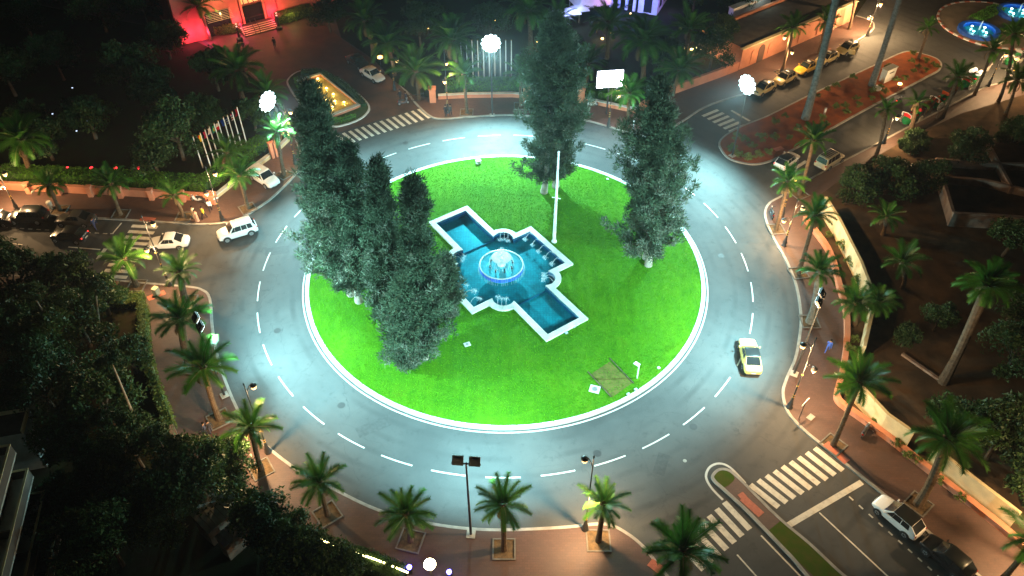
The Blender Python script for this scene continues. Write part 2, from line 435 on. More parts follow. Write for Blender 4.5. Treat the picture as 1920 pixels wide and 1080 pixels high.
M['lamp_red'] = glow('red_light', (1.0, 0.03, 0.04), 7.0)
M['lamp_blue'] = glow('blue_light', (0.12, 0.10, 1.0), 20.0)
M['lamp_spark'] = glow('string_light', (1.0, 0.85, 0.35), 12.0)
M['glass'] = mat('dark_car_glass', (0.012, 0.016, 0.018), (0.016, 0.020, 0.022), 0.08, 2.0, spec=0.8)
M['tyre'] = mat('tyre_rubber', (0.018, 0.018, 0.018), (0.026, 0.026, 0.026), 0.85, 9.0)
M['rim'] = mat('alloy_rim', (0.50, 0.52, 0.54), (0.40, 0.42, 0.44), 0.35, 9.0, metal=0.7)
M['plastic'] = mat('black_trim', (0.025, 0.025, 0.026), (0.032, 0.032, 0.033), 0.6, 9.0)
M['head'] = mat('headlamp_lens', (0.70, 0.72, 0.74), (0.60, 0.62, 0.64), 0.15, 9.0)
M['tail'] = mat('tail_lamp_lens', (0.45, 0.015, 0.012), (0.38, 0.012, 0.010), 0.2, 9.0)
M['tail_on'] = glow('lit_tail_lamp', (1.0, 0.04, 0.03), 3.0)
M['plate'] = mat('number_plate', (0.70, 0.70, 0.66), (0.64, 0.64, 0.60), 0.5, 9.0)
_paints = {}
def paint(name, c):
    if name not in _paints:
        m = mat(name + '_car_paint', c, tuple(x * 0.93 for x in c), 0.28, 0.9, spec=0.5)
        p = m.node_tree.nodes['Principled BSDF']; p.inputs['Coat Weight'].default_value = 0.6; p.inputs['Coat Roughness'].default_value = 0.06
        _paints[name] = m
    return _paints[name]
def cloth(name, c): return mat(name, c, tuple(x * 0.75 for x in c), 0.9, 6.0, spec=0.1)

# ================================================================== THE SETTING
def sheet(name, poly, z, m, parent=None, kind='structure'):
    me = bpy.data.meshes.new(name)
    me.from_pydata([(p[0], p[1], z) for p in poly], [], [tuple(range(len(poly)))])
    me.materials.append(m); me.update()
    if me.polygons[0].normal.z < 0: me.flip_normals()
    o = inst(name, me, parent)
    if parent is None and kind: o['kind'] = kind
    return o
def pxl(pts, z=0.0): return [G(x, y, z).xy for x, y in pts]
def kerbed(name, kerb_px, far, side=1, h=0.12, surf='paving', k=5, kerb_m='kerb', z_surf=None):
    line = smooth_poly(pxl(kerb_px), k)
    inner = offset(line, 0.26 * side)
    o = sheet(name, inner + [Vector(p) for p in far], h if z_surf is None else z_surf, M[surf])
    kb = MB().ribbon(line, inner, -0.05, h + 0.012).build('kerb', M[kerb_m], o)
    return o, line
def closed_island(name, px, surf, h=0.13, kw=0.25, k=5, side=1, kerb_m='kerb'):
    line = smooth_poly(pxl(px), k, True)
    inner = offset(line, kw * side, True)
    o = sheet(name, inner, h, M[surf])
    MB().ribbon(line, inner, -0.05, h + 0.015, True).build('kerb', M[kerb_m], o)
    return o, line

def sheet_hole(name, poly, hole, z, m):
    b_ = bmesh.new()
    for L in (poly, hole):
        vs = [b_.verts.new((p[0], p[1], z)) for p in L]
        for i in range(len(vs)): b_.edges.new((vs[i], vs[(i + 1) % len(vs)]))
    bmesh.ops.triangle_fill(b_, edges=b_.edges[:], use_beauty=True)
    me = bpy.data.meshes.new(name); b_.to_mesh(me); b_.free(); me.materials.append(m)
    if me.polygons[0].normal.z < 0: me.flip_normals()
    return tag(inst(name, me), kind='structure')
under_lawn = [(17.5 * math.cos(2 * PI * i / 48), 17.5 * math.sin(2 * PI * i / 48)) for i in range(48)]
ground = sheet_hole('ground', [(-380, -380), (380, -380), (380, 380), (-380, 380)], under_lawn, -0.06, M['soil'])
road = sheet_hole('road', [(-120, -70), (130, -70), (130, 130), (-120, 130)], under_lawn, 0.0, M['asphalt'])

# ---- the four blocks round the ring
K_NW = [(-260, 390), (-120, 397), (0, 402), (100, 407), (215, 413), (310, 419), (375, 422.5), (425, 420), (450, 413), (475, 398), (512, 372), (557, 327), (568, 306), (562, 276), (548, 242), (525, 200), (490, 155), (450, 118), (405, 95)]
pav_nw, line_nw = kerbed('pavement_northwest', K_NW, [G(330, 40).xy, (-118, 80), (-118, 10)])
K_N = [(742, 152), (760, 172), (780, 197), (805, 219), (830, 224.5), (880, 221), (960, 217.5), (1085, 226), (1140, 239), (1177, 250), (1215, 256), (1250, 247), (1285, 226), (1335, 197), (1440, 163), (1520, 122), (1600, 82), (1632, 62), (1640, 50), (1634, 40), (1605, 30)]
pav_n, line_n = kerbed('pavement_north', K_N, [G(1640, -40).xy, (70, 125), (-30, 125), G(600, -60).xy, G(640, 70).xy, G(700, 110).xy])
K_E = [(2150, 100), (1920, 148), (1885, 154), (1845, 164), (1810, 182), (1765, 206), (1702, 238), (1640, 271), (1575, 305), (1515, 337), (1465, 367), (1440, 382), (1432, 402), (1440, 430), (1455, 460), (1472, 490), (1490, 535), (1499, 590), (1497, 627), (1489, 670), (1472, 710), (1465, 735), (1469, 760), (1480, 782), (1507, 810), (1540, 837), (1587, 875), (1652, 927), (1735, 997), (1815, 1067), (1900, 1140), (2000, 1230)]
pav_e, line_e = kerbed('pavement_east', K_E, [(128, -68), (128, 40)])
K_S = [(-260, 512), (0, 516), (172, 522), (265, 530), (350, 537), (380, 543), (396, 560), (401, 615), (414, 680), (447, 765), (487, 822), (562, 882), (620, 912), (710, 955), (805, 980), (915, 992), (1047, 988), (1120, 981), (1150, 985), (1178, 1000), (1200, 1017), (1218, 1036), (1262, 1090), (1360, 1200)]
pav_s, line_s = kerbed('pavement_south', K_S, [(20, -68), (-118, -68), (-118, 4)], side=-1)

court = sheet('hotel_court', pxl([(575, 263), (640, 247), (700, 228), (798, 199), (744, 150), (700, 112), (640, 72), (600, 40), (560, 20), (380, 70), (405, 95), (450, 118), (490, 155), (525, 200), (548, 242), (562, 270)]), 0.006, M['brown_court'])

# ---- garden ground inside the walls
g_nw = sheet('garden_northwest', pxl([(-260, 345), (0, 355), (215, 366), (395, 378), (435, 348), (510, 293), (543, 262), (528, 215), (505, 178), (470, 143), (430, 113), (395, 92), (330, 60)]) + [(-117, 79), (-117, 22)], 0.135, M['garden'])
g_n = sheet('garden_north', pxl([(735, 150), (775, 180), (815, 186), (960, 181), (1000, 183), (1095, 190), (1190, 210), (1253, 180), (1350, 146), (1385, 132), (1440, 107), (1597, 40), (1640, -20)]) + [Vector((68, 124)), Vector((-29, 124))] + pxl([(600, -55), (640, 72), (700, 112)]), 0.135, M['garden'])
g_e = sheet('garden_east', pxl([(2150, 108), (1950, 170), (1800, 215), (1700, 262), (1600, 320), (1520, 380), (1508, 415), (1549, 470), (1569, 535), (1585, 602), (1584, 652), (1566, 740), (1586, 772), (1669, 832), (1769, 912), (1924, 1040), (2050, 1150)]) + [(127, -60), (127, 30)], 0.135, M['soil'])
g_s = sheet('garden_south', pxl([(-260, 545), (0, 550), (200, 556), (276, 578), (284, 660), (300, 720), (331, 808), (360, 855), (440, 905), (520, 965), (600, 1008), (700, 1045), (762, 1072), (775, 1120)]) + [(-5, -68), (-117, -68), (-117, 2)], 0.135, M['garden'])

# ---- ring lawn, its kerb stones and the painted edge line
def ring_pts(r, n=128, c=(0, 0)): return [Vector((c[0] + r * math.cos(2 * PI * i / n), c[1] + r * math.sin(2 * PI * i / n))) for i in range(n)]
# pool plan (u = long axis, v = across)
PC = Vector((-0.24, -0.10)); PU = Vector((0.575, -0.818)).normalized(); PV = Vector((0.818, 0.575)).normalized()
def pool_outline(inset=0.0, k=9):
    LU, LV, CU, CV, R = 11.2 - inset, 2.62 - inset, 3.87 - inset, 6.5 - inset, 1.78 - inset
    c0 = (3.87, 2.62)
    q = []
    # quadrant +u +v : from (LU,0) side to (0,CV) side
    a0 = math.asin(max(-1, min(1, (LV - c0[1]) / R))); a1 = math.acos(max(-1, min(1, (CU - c0[0]) / R)))
    q.append((LU, LV))
    for i in range(k + 1):
        a = a0 + (a1 - a0) * i / k
        q.append((c0[0] + R * math.cos(a), c0[1] + R * math.sin(a)))
    q.append((CU, CV))
    full = q + [(-u, v) for u, v in reversed(q)] + [(-u, -v) for u, v in q] + [(u, -v) for u, v in reversed(q)]
    return [PC + PU * u + PV * v for u, v in full]
LAWN_Z = 0.16
bm = bmesh.new()
outer = [bm.verts.new((p.x, p.y, LAWN_Z)) for p in ring_pts(20.78, 160)]
inner = [bm.verts.new((p.x, p.y, LAWN_Z)) for p in pool_outline(0.25)]
for L in (outer, inner):
    for i in range(len(L)): bm.edges.new((L[i], L[(i + 1) % len(L)]))
bmesh.ops.triangle_fill(bm, edges=bm.edges[:], use_beauty=True)
bmesh.ops.recalc_face_normals(bm, faces=bm.faces)
me = bpy.data.meshes.new('lawn'); bm.to_mesh(me); bm.free()
if me.polygons[0].normal.z < 0: me.flip_normals()
me.materials.append(M['lawn'])
lawn = tag(inst('lawn', me), kind='structure')
island_kerb = MB().ribbon(ring_pts(21.16, 160), ring_pts(20.74, 160), -0.05, 0.10, True).build('island_kerb', M['kerb'])
island_kerb['kind'] = 'structure'
NST = 118; da = 2 * PI / NST
def sector(r0, r1, a, z0, z1, n=3):
    A = [Vector((r1 * math.cos(a * (2 * i / n - 1)), r1 * math.sin(a * (2 * i / n - 1)))) for i in range(n + 1)]
    B = [Vector((r0 * math.cos(a * (2 * i / n - 1)), r0 * math.sin(a * (2 * i / n - 1)))) for i in range(n + 1)]
    return MB().ribbon(A, B, z0, z1)
stone = sector(20.76, 21.14, da * 0.475, 0.06, 0.215).mesh('kerb_stone', M['white_kerb'])
for i in range(NST):
    inst('kerb_stone', stone, island_kerb, (0, 0, random.uniform(-0.006, 0.006)), (0, 0, i * da + random.uniform(-0.0006, 0.0006)))
line_me = sector(21.34, 21.48, PI / 20 * 0.9995, 0.0, 0.004, 12).mesh('edge_line', M['paint'])
for i in range(20): inst('edge_line', line_me, road, (0, 0, 0.001), (0, 0, i * PI / 10))
dash = sector(25.94, 26.07, 1.48 / 26.0, 0.0, 0.005, 5).mesh('lane_dash', M['paint'])
for i in range(35):
    inst('lane_dash', dash, road, (0, 0, 0.001), (0, 0, 2 * PI * i / 35 + 0.043))

# ---- other road markings, each its own painted piece of the road
def strip_px(name, a, b, w, m='paint_old', z=0.005, parent=None):
    A = G(*a).xy; B = G(*b).xy
    d = (B - A); L = d.length; o = MB().box((0, 0, z / 2 + 0.001), (L, w, z)).build(name, M[m], parent or road)
    c = (A + B) / 2
    o.location = (c.x, c.y, 0.0); o.rotation_euler = (0, 0, math.atan2(d.y, d.x))
    return o
def zebra(first, step, n, vec, w=0.48):
    for i in range(n):
        cx, cy_ = first[0] + step[0] * i, first[1] + step[1] * i
        strip_px('zebra_stripe', (cx - vec[0] / 2, cy_ - vec[1] / 2), (cx + vec[0] / 2, cy_ + vec[1] / 2), w)
zebra((794.5, 213), (-11.7, 3.75), 18, (21, 17), 0.42)
zebra((271, 425), (-6.3, 10.4), 10, (48, 3), 0.50)
zebra((1332, 212), (10.0, 5.8), 6, (29, -12), 0.50)
zebra((1554, 861), (-15.1, 8.6), 9, (53, 42), 0.52)
zebra((1382, 967), (-14.4, 12.6), 7, (48, 51), 0.52)
strip_px('stop_line', (1478, 985), (1616, 904), 0.50)
strip_px('lane_line', (1536, 961), (1680, 1095), 0.13)
strip_px('lane_line', (1481, 990), (1590, 1092), 0.16)
strip_px('lane_line', (1382, 1040), (1432, 1096), 0.13)
strip_px('lane_line', (1427, 1004), (1512, 1092), 0.14)
for i in range(10):
    x, y = 1592 + i * 18.4, 931 + i * 16.4
    strip_px('parking_dash', (x, y), (x + 8, y + 7.2), 0.14)
strip_px('stop_line', (1371, 207), (1406, 227), 0.35)
strip_px('lane_line', (1416, 228), (1443, 215), 0.16)
strip_px('stop_line', (1488, 317), (1512, 302), 0.45)
for i in range(13):
    strip_px('parking_dash', (6 + i * 15.6, 426.3 + i * 0.95), (14 + i * 15.6, 426.8 + i * 0.95), 0.13)
strip_px('parking_line', (211, 438), (228, 418), 0.14)
strip_px('parking_line', (207, 438), (213, 438), 0.14)
strip_px('lane_line', (20, 456), (42, 459), 0.13)
strip_px('lane_line', (128, 463), (188, 468), 0.16)
strip_px('stop_line', (183, 486), (198, 466), 0.42)
for a, b in [((264, 411.5), (291, 414)), ((190, 530), (222, 534)), ((1547, 833), (1588, 868)), ((1218, 1055), (1238, 1070)), ((1452, 283), (1467, 278)), ((278, 562), (310, 549))]:
    strip_px('tactile_slab', a, b, 0.75, 'tactile', 0.012, None).location.z = 0.125
# manhole covers and small litter-sized cat's eyes
for x, y in [(1284, 864), (1758, 973)]:
    MB().lathe([(0.16, 0), (0.17, 0.008), (0.0, 0.012)], 14).build('manhole_cover', M['steel'] if x > 1300 else M['kerb'], road, None, G(x, y, 0.002))
for x, y in [(640, 760), (1120, 850), (1352, 480), (760, 268), (520, 620), (1300, 800), (250, 470), (1560, 220)]:
    MB().lathe([(0.34, 0), (0.36, 0.006), (0.30, 0.008), (0.0, 0.008)], 16).build('manhole_cover', M['plastic'], road, None, G(x, y, 0.002))
for (x, y), w, l_, rz in [((700, 800), 1.2, 3.0, 0.5), ((1240, 870), 1.0, 2.2, 1.2), ((520, 470), 1.3, 2.6, 0.2), ((1420, 560), 1.0, 3.6, 1.5), ((1000, 240), 1.2, 3.4, 0.1), ((330, 500), 1.1, 2.4, 0.1)]:
    p_ = G(x, y); o_ = MB().box((0, 0, 0.0015), (l_, w, 0.003)).build('asphalt_patch', M['patch'], road, None, (p_.x, p_.y, 0.0005), (0, 0, rz))

# ---- traffic islands
isl_ne, _ = closed_island('median_northeast', [(1347, 268), (1352, 284), (1366, 299), (1390, 307), (1417, 310), (1445, 304), (1478, 288), (1512, 269), (1547, 250), (1615, 212), (1690, 172), (1740, 145), (1760, 134), (1766, 122), (1757, 111), (1735, 103), (1712, 98), (1690, 99), (1640, 122), (1575, 152), (1510, 182), (1440, 217), (1395, 235), (1362, 252)], 'red_soil', side=1)
isl_h, _ = closed_island('median_hotel', [(538, 152), (543, 168), (560, 193), (580, 215), (604, 234), (630, 239), (662, 231), (684, 219), (694, 204), (686, 189), (662, 168), (638, 150), (612, 138), (585, 131), (556, 136)], 'verge', side=1, kerb_m='white_kerb')
isl_se, _ = closed_island('median_southeast', [(1333, 893), (1338, 905), (1356, 921), (1395, 957), (1440, 1003), (1480, 1045), (1540, 1106), (1620, 1106), (1580, 1076), (1520, 1020), (1465, 974), (1420, 930), (1386, 896), (1366, 881), (1346, 880)], 'paving', side=1)
# bull-nose paint and turf on the south-east island
bn = offset(smooth_poly(pxl([(1357, 936), (1336, 914), (1326, 894), (1333, 877), (1350, 871), (1369, 879), (1396, 907)]), 6), 0)
MB().ribbon(bn, offset(bn, 0.20), 0.0, 0.006).build('nose_line', M['paint'], road, None, (0, 0, 0.001))
sheet('turf', smooth_poly(pxl([(1337, 893), (1342, 883), (1358, 882), (1377, 899), (1354, 917), (1342, 905)]), 4, True), 0.137, M['verge'], isl_se)
sheet('turf', pxl([(1437, 999), (1464, 977), (1612, 1104), (1548, 1104)]), 0.137, M['verge'], isl_se)
strip_px('tactile_slab', (1392, 935), (1427, 967), 0.7, 'tactile', 0.012, isl_se).location.z = 0.132
strip_px('tactile_slab', (1386, 934), (1396, 928), 0.5, 'tactile', 0.012, isl_se).location.z = 0.134

# ---- small plaza with two lit basins in the north-east
PZ = (77.6, 57.8)
plaza = sheet('plaza_island', ring_pts(8.2, 64, PZ), 0.14, M['plaza'])
plaza_stones = [sector(8.15, 8.5, PI / 56 * 0.97, -0.02, 0.22, 2).mesh('plaza_stone', M[k]) for k in ('white_kerb', 'tactile')]
for i in range(56):
    inst('kerb_stone', plaza_stones[i % 2], plaza, (PZ[0], PZ[1], 0), (0, 0, i * 2 * PI / 56))

# ================================================================== CENTRAL POOL AND FOUNTAIN
pool = thing('fountain_pool', 'cross-shaped fountain pool with pale stone rim and blue tiled sides in the lawn', 'pool')
o_out = pool_outline(0.0); o_in = pool_outline(0.62)
# rim: base course plus separate coping slabs
MB().ribbon(o_out, o_in, 0.0, 0.30, True).build('rim_wall', M['coping'], pool)
MB().ribbon(o_in, offset(o_in, -0.08, True), -0.02, 0.302, True).build('tiled_band', M['blue_tile'], pool)
MB().ribbon(o_in, offset(o_in, -0.08, True), -0.58, -0.022, True).build('tiled_side', M['pool_side'], pool)
n = len(o_out)
def slabs():
    # cut the rim polygon into slabs about 1.3 m long
    for i in range(n):
        a, b = o_out[i], o_out[(i + 1) % n]; c, d = o_in[i], o_in[(i + 1) % n]
        L = max((b - a).length, (d - c).length)
        k = max(1, round(L / 1.35))
        for j in range(k):
            t0, t1 = (j + 0.006 / max(L / k, .05)) / k, (j + 1 - 0.006 / max(L / k, .05)) / k
            yield [a.lerp(b, t0), a.lerp(b, t1), c.lerp(d, t1), c.lerp(d, t0)]
for q in slabs():
    q[0] = q[0]; ctr = sum(q, Vector((0, 0))) / 4
    zt = 0.375 + random.uniform(-0.004, 0.004)
    MB().prism([p - ctr for p in q], 0.303, zt).build('coping_slab', M['coping'], pool, None, (ctr.x, ctr.y, 0))
sheet('pool_floor', offset(o_in, 0.05, True) if False else o_in, -0.42, M['pool_floor'], pool)
sheet('water', pool_outline(0.60), 0.22, M['water'], pool)
# dark seam walls between the arms and the middle basin
for s in (-1, 1):
    c = PC + PU * (s * 5.0)
    MB().box((c.x, c.y, -0.36), (0.10, 4.0, 0.12), math.atan2(PU.y, PU.x)).build('dividing_sill', M['pool_side'], pool)

ft = thing('tiered_fountain', 'round tiered marble fountain spilling water in the middle of the pool', 'fountain', (-0.43, -0.47, -0.60))
MB().lathe([(1.35, 0), (1.35, 0.25), (0.9, 0.45), (0.75, 0.95), (1.1, 1.20), (1.9, 1.42)], 28).build('pedestal', M['marble'], ft, 40)
MB().lathe([(1.85, 1.36), (2.30, 1.55), (2.36, 1.74), (2.28, 1.76), (2.20, 1.66), (0.6, 1.54), (0.0, 1.53)], 40, cap=False).build('lower_bowl', M['marble'], ft, 40)
MB().lathe([(2.365, 1.20), (2.375, 1.66), (2.33, 1.55)], 40, cap=False).build('blue_band', M['blue_tile'], ft, 40)
wb = MB().lathe([(2.24, 0.0), (0.0, 0.004)], 36, cap=False).build('bowl_water', M['water'], ft, None, (0, 0, 1.70))
MB().lathe([(0.55, 1.5), (0.45, 1.7), (0.30, 1.9), (0.30, 2.2), (0.42, 2.35), (0.95, 2.55), (1.05, 2.68), (0.98, 2.70), (0.25, 2.60)], 26).build('middle_bowl', M['marble'], ft, 40)
MB().lathe([(0.22, 2.6), (0.16, 2.8), (0.15, 3.05), (0.42, 3.22), (0.48, 3.30), (0.10, 3.28), (0.08, 3.45), (0.0, 3.5)], 20).build('top_cup', M['marble'], ft, 40)
for i in range(8):
    a = i * PI / 4 + 0.3
    MB().tube([(1.28 * math.cos(a), 1.28 * math.sin(a), 1.6), (1.25 * math.cos(a), 1.25 * math.sin(a), 1.85), (1.1 * math.cos(a), 1.1 * math.sin(a), 1.95)], [0.10, 0.08, 0.05], 6).build('bronze_spout', M['iron'], ft)
# water: falling curtains and spray
def spray(cx, cy, cz, n, rx, rz, size=0.05):
    c = rng.normal(0, 1, (n, 3)) * np.array([rx, rx, rz]); c[:, 2] = np.abs(c[:, 2])
    c += np.array([cx, cy, cz]); d = rng.normal(0, 1, (n, 3, 3)) * size
    return c[:, None, :] + d
T = []
for r0, r1, z0, z1, k in ((1.02, 1.35, 2.66, 1.72, 26), (0.46, 0.75, 3.28, 2.7, 14), (2.36, 2.50, 1.72, 0.86, 60)):
    mb = MB()
    for i in range(k):
        a = 2 * PI * i / k + random.uniform(-.05, .05); p = []
        for j in range(6):
            t = j / 5; r = r0 + (r1 - r0) * t; z = z0 - (z0 - z1) * t * t
            p.append((r * math.cos(a), r * math.sin(a), z))
        mb.tube(p, 0.010 if r0 > 2 else 0.015, 3, cap=False)
    mb.build('falling_water', M['foam'], ft)
mbj = MB()
for i in range(7):
    a = i * 0.9; mbj.tube([(0.05 * math.cos(a), 0.05 * math.sin(a), 3.4), (0.1 * math.cos(a), 0.1 * math.sin(a), 4.0), (0.28 * math.cos(a), 0.28 * math.sin(a), 3.9), (0.4 * math.cos(a), 0.4 * math.sin(a), 3.3)], 0.016, 3, cap=False)
mbj.build('centre_jet', M['foam'], ft)
Tsp = np.concatenate([spray(0, 0, 3.3, 260, 0.22, 0.2, 0.025), spray(0, 0, 1.75, 320, 0.9, 0.05, 0.03), spray(0, 0, 2.7, 160, 0.5, 0.1, 0.025)])
o = inst('spray', soup('spray', Tsp, M['foam']), ft); o['kind'] = 'stuff'
# jets round the rim: each an arc with the foam where it lands
jet_me = None
def jet_at(root_uv, toward, reach=1.15, hgt=0.55):
    global jet_me
    p = PC + PU * root_uv[0] + PV * root_uv[1]; d = (PU * toward[0] + PV * toward[1]).normalized()
    if jet_me is None:
        pts = [(reach * t, 0, 0.30 + 4 * hgt * t * (1 - t) - 0.12 * t) for t in [i / 9 for i in range(10)]]
        jet_me = (MB().tube(pts, [0.016] * 5 + [0.022] * 5, 4, cap=False).mesh('jet_arc', M['foam']),
                  soup('jet_foam', spray(reach + .02, 0, 0.17, 170, 0.16, 0.10, 0.04), M['foam']))
    j = inst('water_jet', jet_me[0], pool, (p.x, p.y, 0), (0, 0, math.atan2(d.y, d.x)))
    f = inst('jet_foam', jet_me[1], j, sc=random.uniform(0.9, 1.15)); f['kind'] = 'stuff'
for s in (-1, 1):
    for k in range(5): jet_at((-2.5 + 1.25 * k, s * 5.80), (0, -s))
for su in (-1, 1):
    for sv in (-1, 1):
        for k in range(3):
            a = (0.25 + 0.25 * k) * PI / 2 + (0.0)
            jet_at((su * (3.87 + 1.12 * math.cos(a)), sv * (2.62 + 1.12 * math.sin(a))), (-su * 0.8, -sv * 0.6))
# underwater lamps of the pool
def lamp_point(parent, loc, watts, col, r=0.1, name='light'):
    l = bpy.data.lights.new(name, 'POINT'); l.energy = watts; l.color = col; l.shadow_soft_size = r
    o = bpy.data.objects.new(name, l); o.location = loc; link(o, parent); return o
lamp_point(ft, (0, 0, 2.15), 60, (0.7, 0.95, 1.0), 0.3)
# ---- things on the ring lawn
def lawn_slab(px, size, label, m='coping', name='ground_slab', cat='slab', rz=0.4, h=0.06):
    p = G(*px, LAWN_Z)
    o = thing(name, label, cat, (p.x, p.y, LAWN_Z), rz)
    MB().box((0, 0, h / 2), (size[0], size[1], h)).build('slab', M[m], o)
    MB().lathe([(min(size) * 0.28, h), (min(size) * 0.30, h + 0.012), (0.0, h + 0.014)], 14, cap=False).build('cover', M['steel'], o)
    return o
lawn_slab((876, 646), (0.62, 0.5), 'small pale square slab in the grass below the near cypress trunk')
lawn_slab((1115, 730), (0.95, 0.85), 'pale rounded manhole slab beside the brown turf patch', rz=-0.3)
sb = thing('lamp_box', 'small white utility box on the grass at the far kerb', 'box', G(897, 306, LAWN_Z), 0.5)
MB().box((0, 0, 0.2), (0.55, 0.38, 0.4)).box((0, 0, 0.42), (0.62, 0.45, 0.05)).build('cabinet', M['coping'], sb)
MB().box((0, -0.2, 0.2), (0.35, 0.02, 0.28)).build('door', M['steel'], sb)
tb = thing('junction_cabinet', 'white electrical cabinet beside the trunk of the right-hand cypress', 'cabinet', G(1230, 476, LAWN_Z), 0.35)
MB().box((0, 0, 0.6), (0.65, 0.5, 1.2)).box((0, 0, 1.23), (0.75, 0.6, 0.06)).build('cabinet', M['white_metal'], tb)
MB().box((0, -0.255, 0.68), (0.42, 0.02, 0.5)).build('door', M['grey_wall'], tb)
for (x, y), where in (((1077, 613), 'right of the pair at the pool end'), ((1062, 625), 'left of the pair at the pool end'), ((1192, 731), 'nearer the signpost, by the brown patch'), ((1178, 740), 'below the brown patch by the kerb')):
    t = thing('ground_spotlight', 'small cyan ground lamp, ' + where, 'ground lamp', G(x, y, LAWN_Z), 0.5)
    MB().box((0, 0, 0.06), (0.30, 0.24, 0.12)).build('housing', M['steel'], t)
    MB().box((0, 0, 0.125), (0.26, 0.20, 0.012)).build('lens', glow('cyan_lens', (0.35, 0.85, 0.75), 0.5), t)
tp = thing('turf_patch', 'brown worn rectangle of turf with thin edging boards', 'turf patch')
sheet('worn_turf', pxl([(1143, 678), (1186, 718), (1148, 745), (1106, 703)], LAWN_Z), LAWN_Z + 0.02, M['dry_turf'], tp)
for a, b in (((1143, 672), (1188, 719)), ((1102, 697), (1146, 745))):
    A = G(*a, LAWN_Z); B = G(*b, LAWN_Z)
    d = B - A; MB().box((0, 0, 0.04), (d.length, 0.06, 0.08)).build('edging_board', M['dark_bark'], tp, None, (A + B) / 2, (0, 0, math.atan2(d.y, d.x)))
sp = thing('signpost', 'short white post with a small tilted sign panel on the lawn', 'sign', G(1194.5, 709, LAWN_Z), -0.3)
MB().tube([(0, 0, 0), (0, 0, 1.85)], 0.055, 8).build('post', M['white_metal'], sp)
MB().box((-0.22, 0, 1.95), (0.55, 0.06, 0.40), ry=0.5).build('panel', M['white_metal'], sp)
for (x, y), w in (((1235, 690), 'near the kerb right of the signpost'), ((1139, 336), 'under the far cypress pair')):
    t = thing('sprinkler_head', 'tiny white round sprinkler cover ' + w, 'sprinkler', G(x, y, LAWN_Z))
    MB().lathe([(0.13, 0), (0.15, 0.05), (0.10, 0.09), (0, 0.10)], 12).build('cover', M['white_metal'], t)
fp = thing('flagpole', 'tall white flagpole without a flag standing alone beside the pool', 'flagpole', G(1039, 453, LAWN_Z))
_, fh = up_from(G(1039, 453), (1050, 287.5))
MB().lathe([(0.30, 0), (0.30, 0.10), (0.17, 0.14)], 14).build('base', M['white_metal'], fp)
MB().tube([(0, 0, 0.1), (0, 0, fh * 0.33), (0.02, 0, fh * 0.66), (0.03, 0, fh)], [0.19, 0.165, 0.13, 0.085], 12).build('pole', M['white_metal'], fp, 60)
MB().tube([(-0.45, 0, fh * 0.52 + .05), (0, 0, fh * 0.52), (0.45, 0, fh * 0.52 - .15)], 0.05, 6).build('cleat_bar', M['white_metal'], fp)
MB().lathe([(0.10, 0), (0.14, 0.1), (0.10, 0.22), (0, 0.26)], 10, (0.03, 0, fh)).build('finial', M['white_metal'], fp)
# short grass standing on the lawn
def in_poly(P, poly):
    x, y = P[:, 0], P[:, 1]; ins = np.zeros(len(P), bool); q = np.array([(p.x, p.y) for p in poly]); j = len(q) - 1
    for i in range(len(q)):
        c = ((q[i, 1] > y) != (q[j, 1] > y)) & (x < (q[j, 0] - q[i, 0]) * (y - q[i, 1]) / (q[j, 1] - q[i, 1] + 1e-12) + q[i, 0])
        ins ^= c; j = i
    return ins
n = 90000
rr = 20.7 * np.sqrt(rng.random(n)); aa = rng.random(n) * 2 * PI
P = np.stack([rr * np.cos(aa), rr * np.sin(aa), np.full(n, LAWN_Z)], 1)
P = P[~in_poly(P, pool_outline(-0.05))]; n = len(P)
az = rng.random(n) * 2 * PI; w = 0.02 + 0.035 * rng.random(n); h = 0.04 + 0.06 * rng.random(n)
side = np.stack([np.cos(az), np.sin(az), np.zeros(n)], 1) * w[:, None]
tip = np.stack([rng.normal(0, .05, n), rng.normal(0, .05, n), h], 1)
o = tag(inst('grass', soup('grass', np.stack([P - side, P + side, P + tip], 1), M['tuft'])), 'short green grass blades covering the ring lawn', 'grass', kind='stuff')

# ================================================================== VEGETATION
def frond_mesh(seed, droop, npair=27):
    r = random.Random(seed); pts = []; a = 0.0; p = Vector((0, 0, 0)); K = 14
    for i in range(K + 1):
        pts.append(p.copy()); t = i / K
        a = -droop * (t ** 1.4)
        p = p + Vector((math.cos(a), 0, math.sin(a))) / K
    T = []; mi = []
    def at(t):
        x = t * K; i = min(int(x), K - 1); return pts[i].lerp(pts[i + 1], x - i), (pts[i + 1] - pts[i]).normalized()
    for i in range(K):
        for k in range(3):
            w0 = 0.012 * (1 - i / K) + 0.003; w1 = 0.012 * (1 - (i + 1) / K) + 0.003
            a0, a1 = 2 * PI * k / 3, 2 * PI * (k + 1) / 3
            o = lambda c, w, an: (c.x, c.y + w * math.cos(an), c.z + w * math.sin(an))
            A, B, C, D = o(pts[i], w0, a0), o(pts[i], w0, a1), o(pts[i + 1], w1, a1), o(pts[i + 1], w1, a0)
            T += [(A, B, C), (A, C, D)]; mi += [1, 1]
    for i in range(npair):
        t = 0.10 + 0.90 * i / (npair - 1)
        c, d = at(min(t, 0.995))
        ln = 0.25 * (math.sin(PI * (0.12 + 0.80 * t)) ** 0.8) + 0.03
        for s in (-1, 1):
            up = Vector((-d.z, 0, d.x))
            v = (d * (0.55 + 0.5 * t) + Vector((0, s, 0)) * 0.95 + up * r.uniform(0.12, 0.42)).normalized()
            v = (v + Vector((0, 0, -0.18))).normalized()
            w = d * 0.021
            tip = c + v * ln * r.uniform(0.85, 1.1)
            T.append((tuple(c - w), tuple(c + w), tuple(tip))); mi.append(0)
    return soup('frond', np.array(T), [M['frond'], M['rachis']], mi)
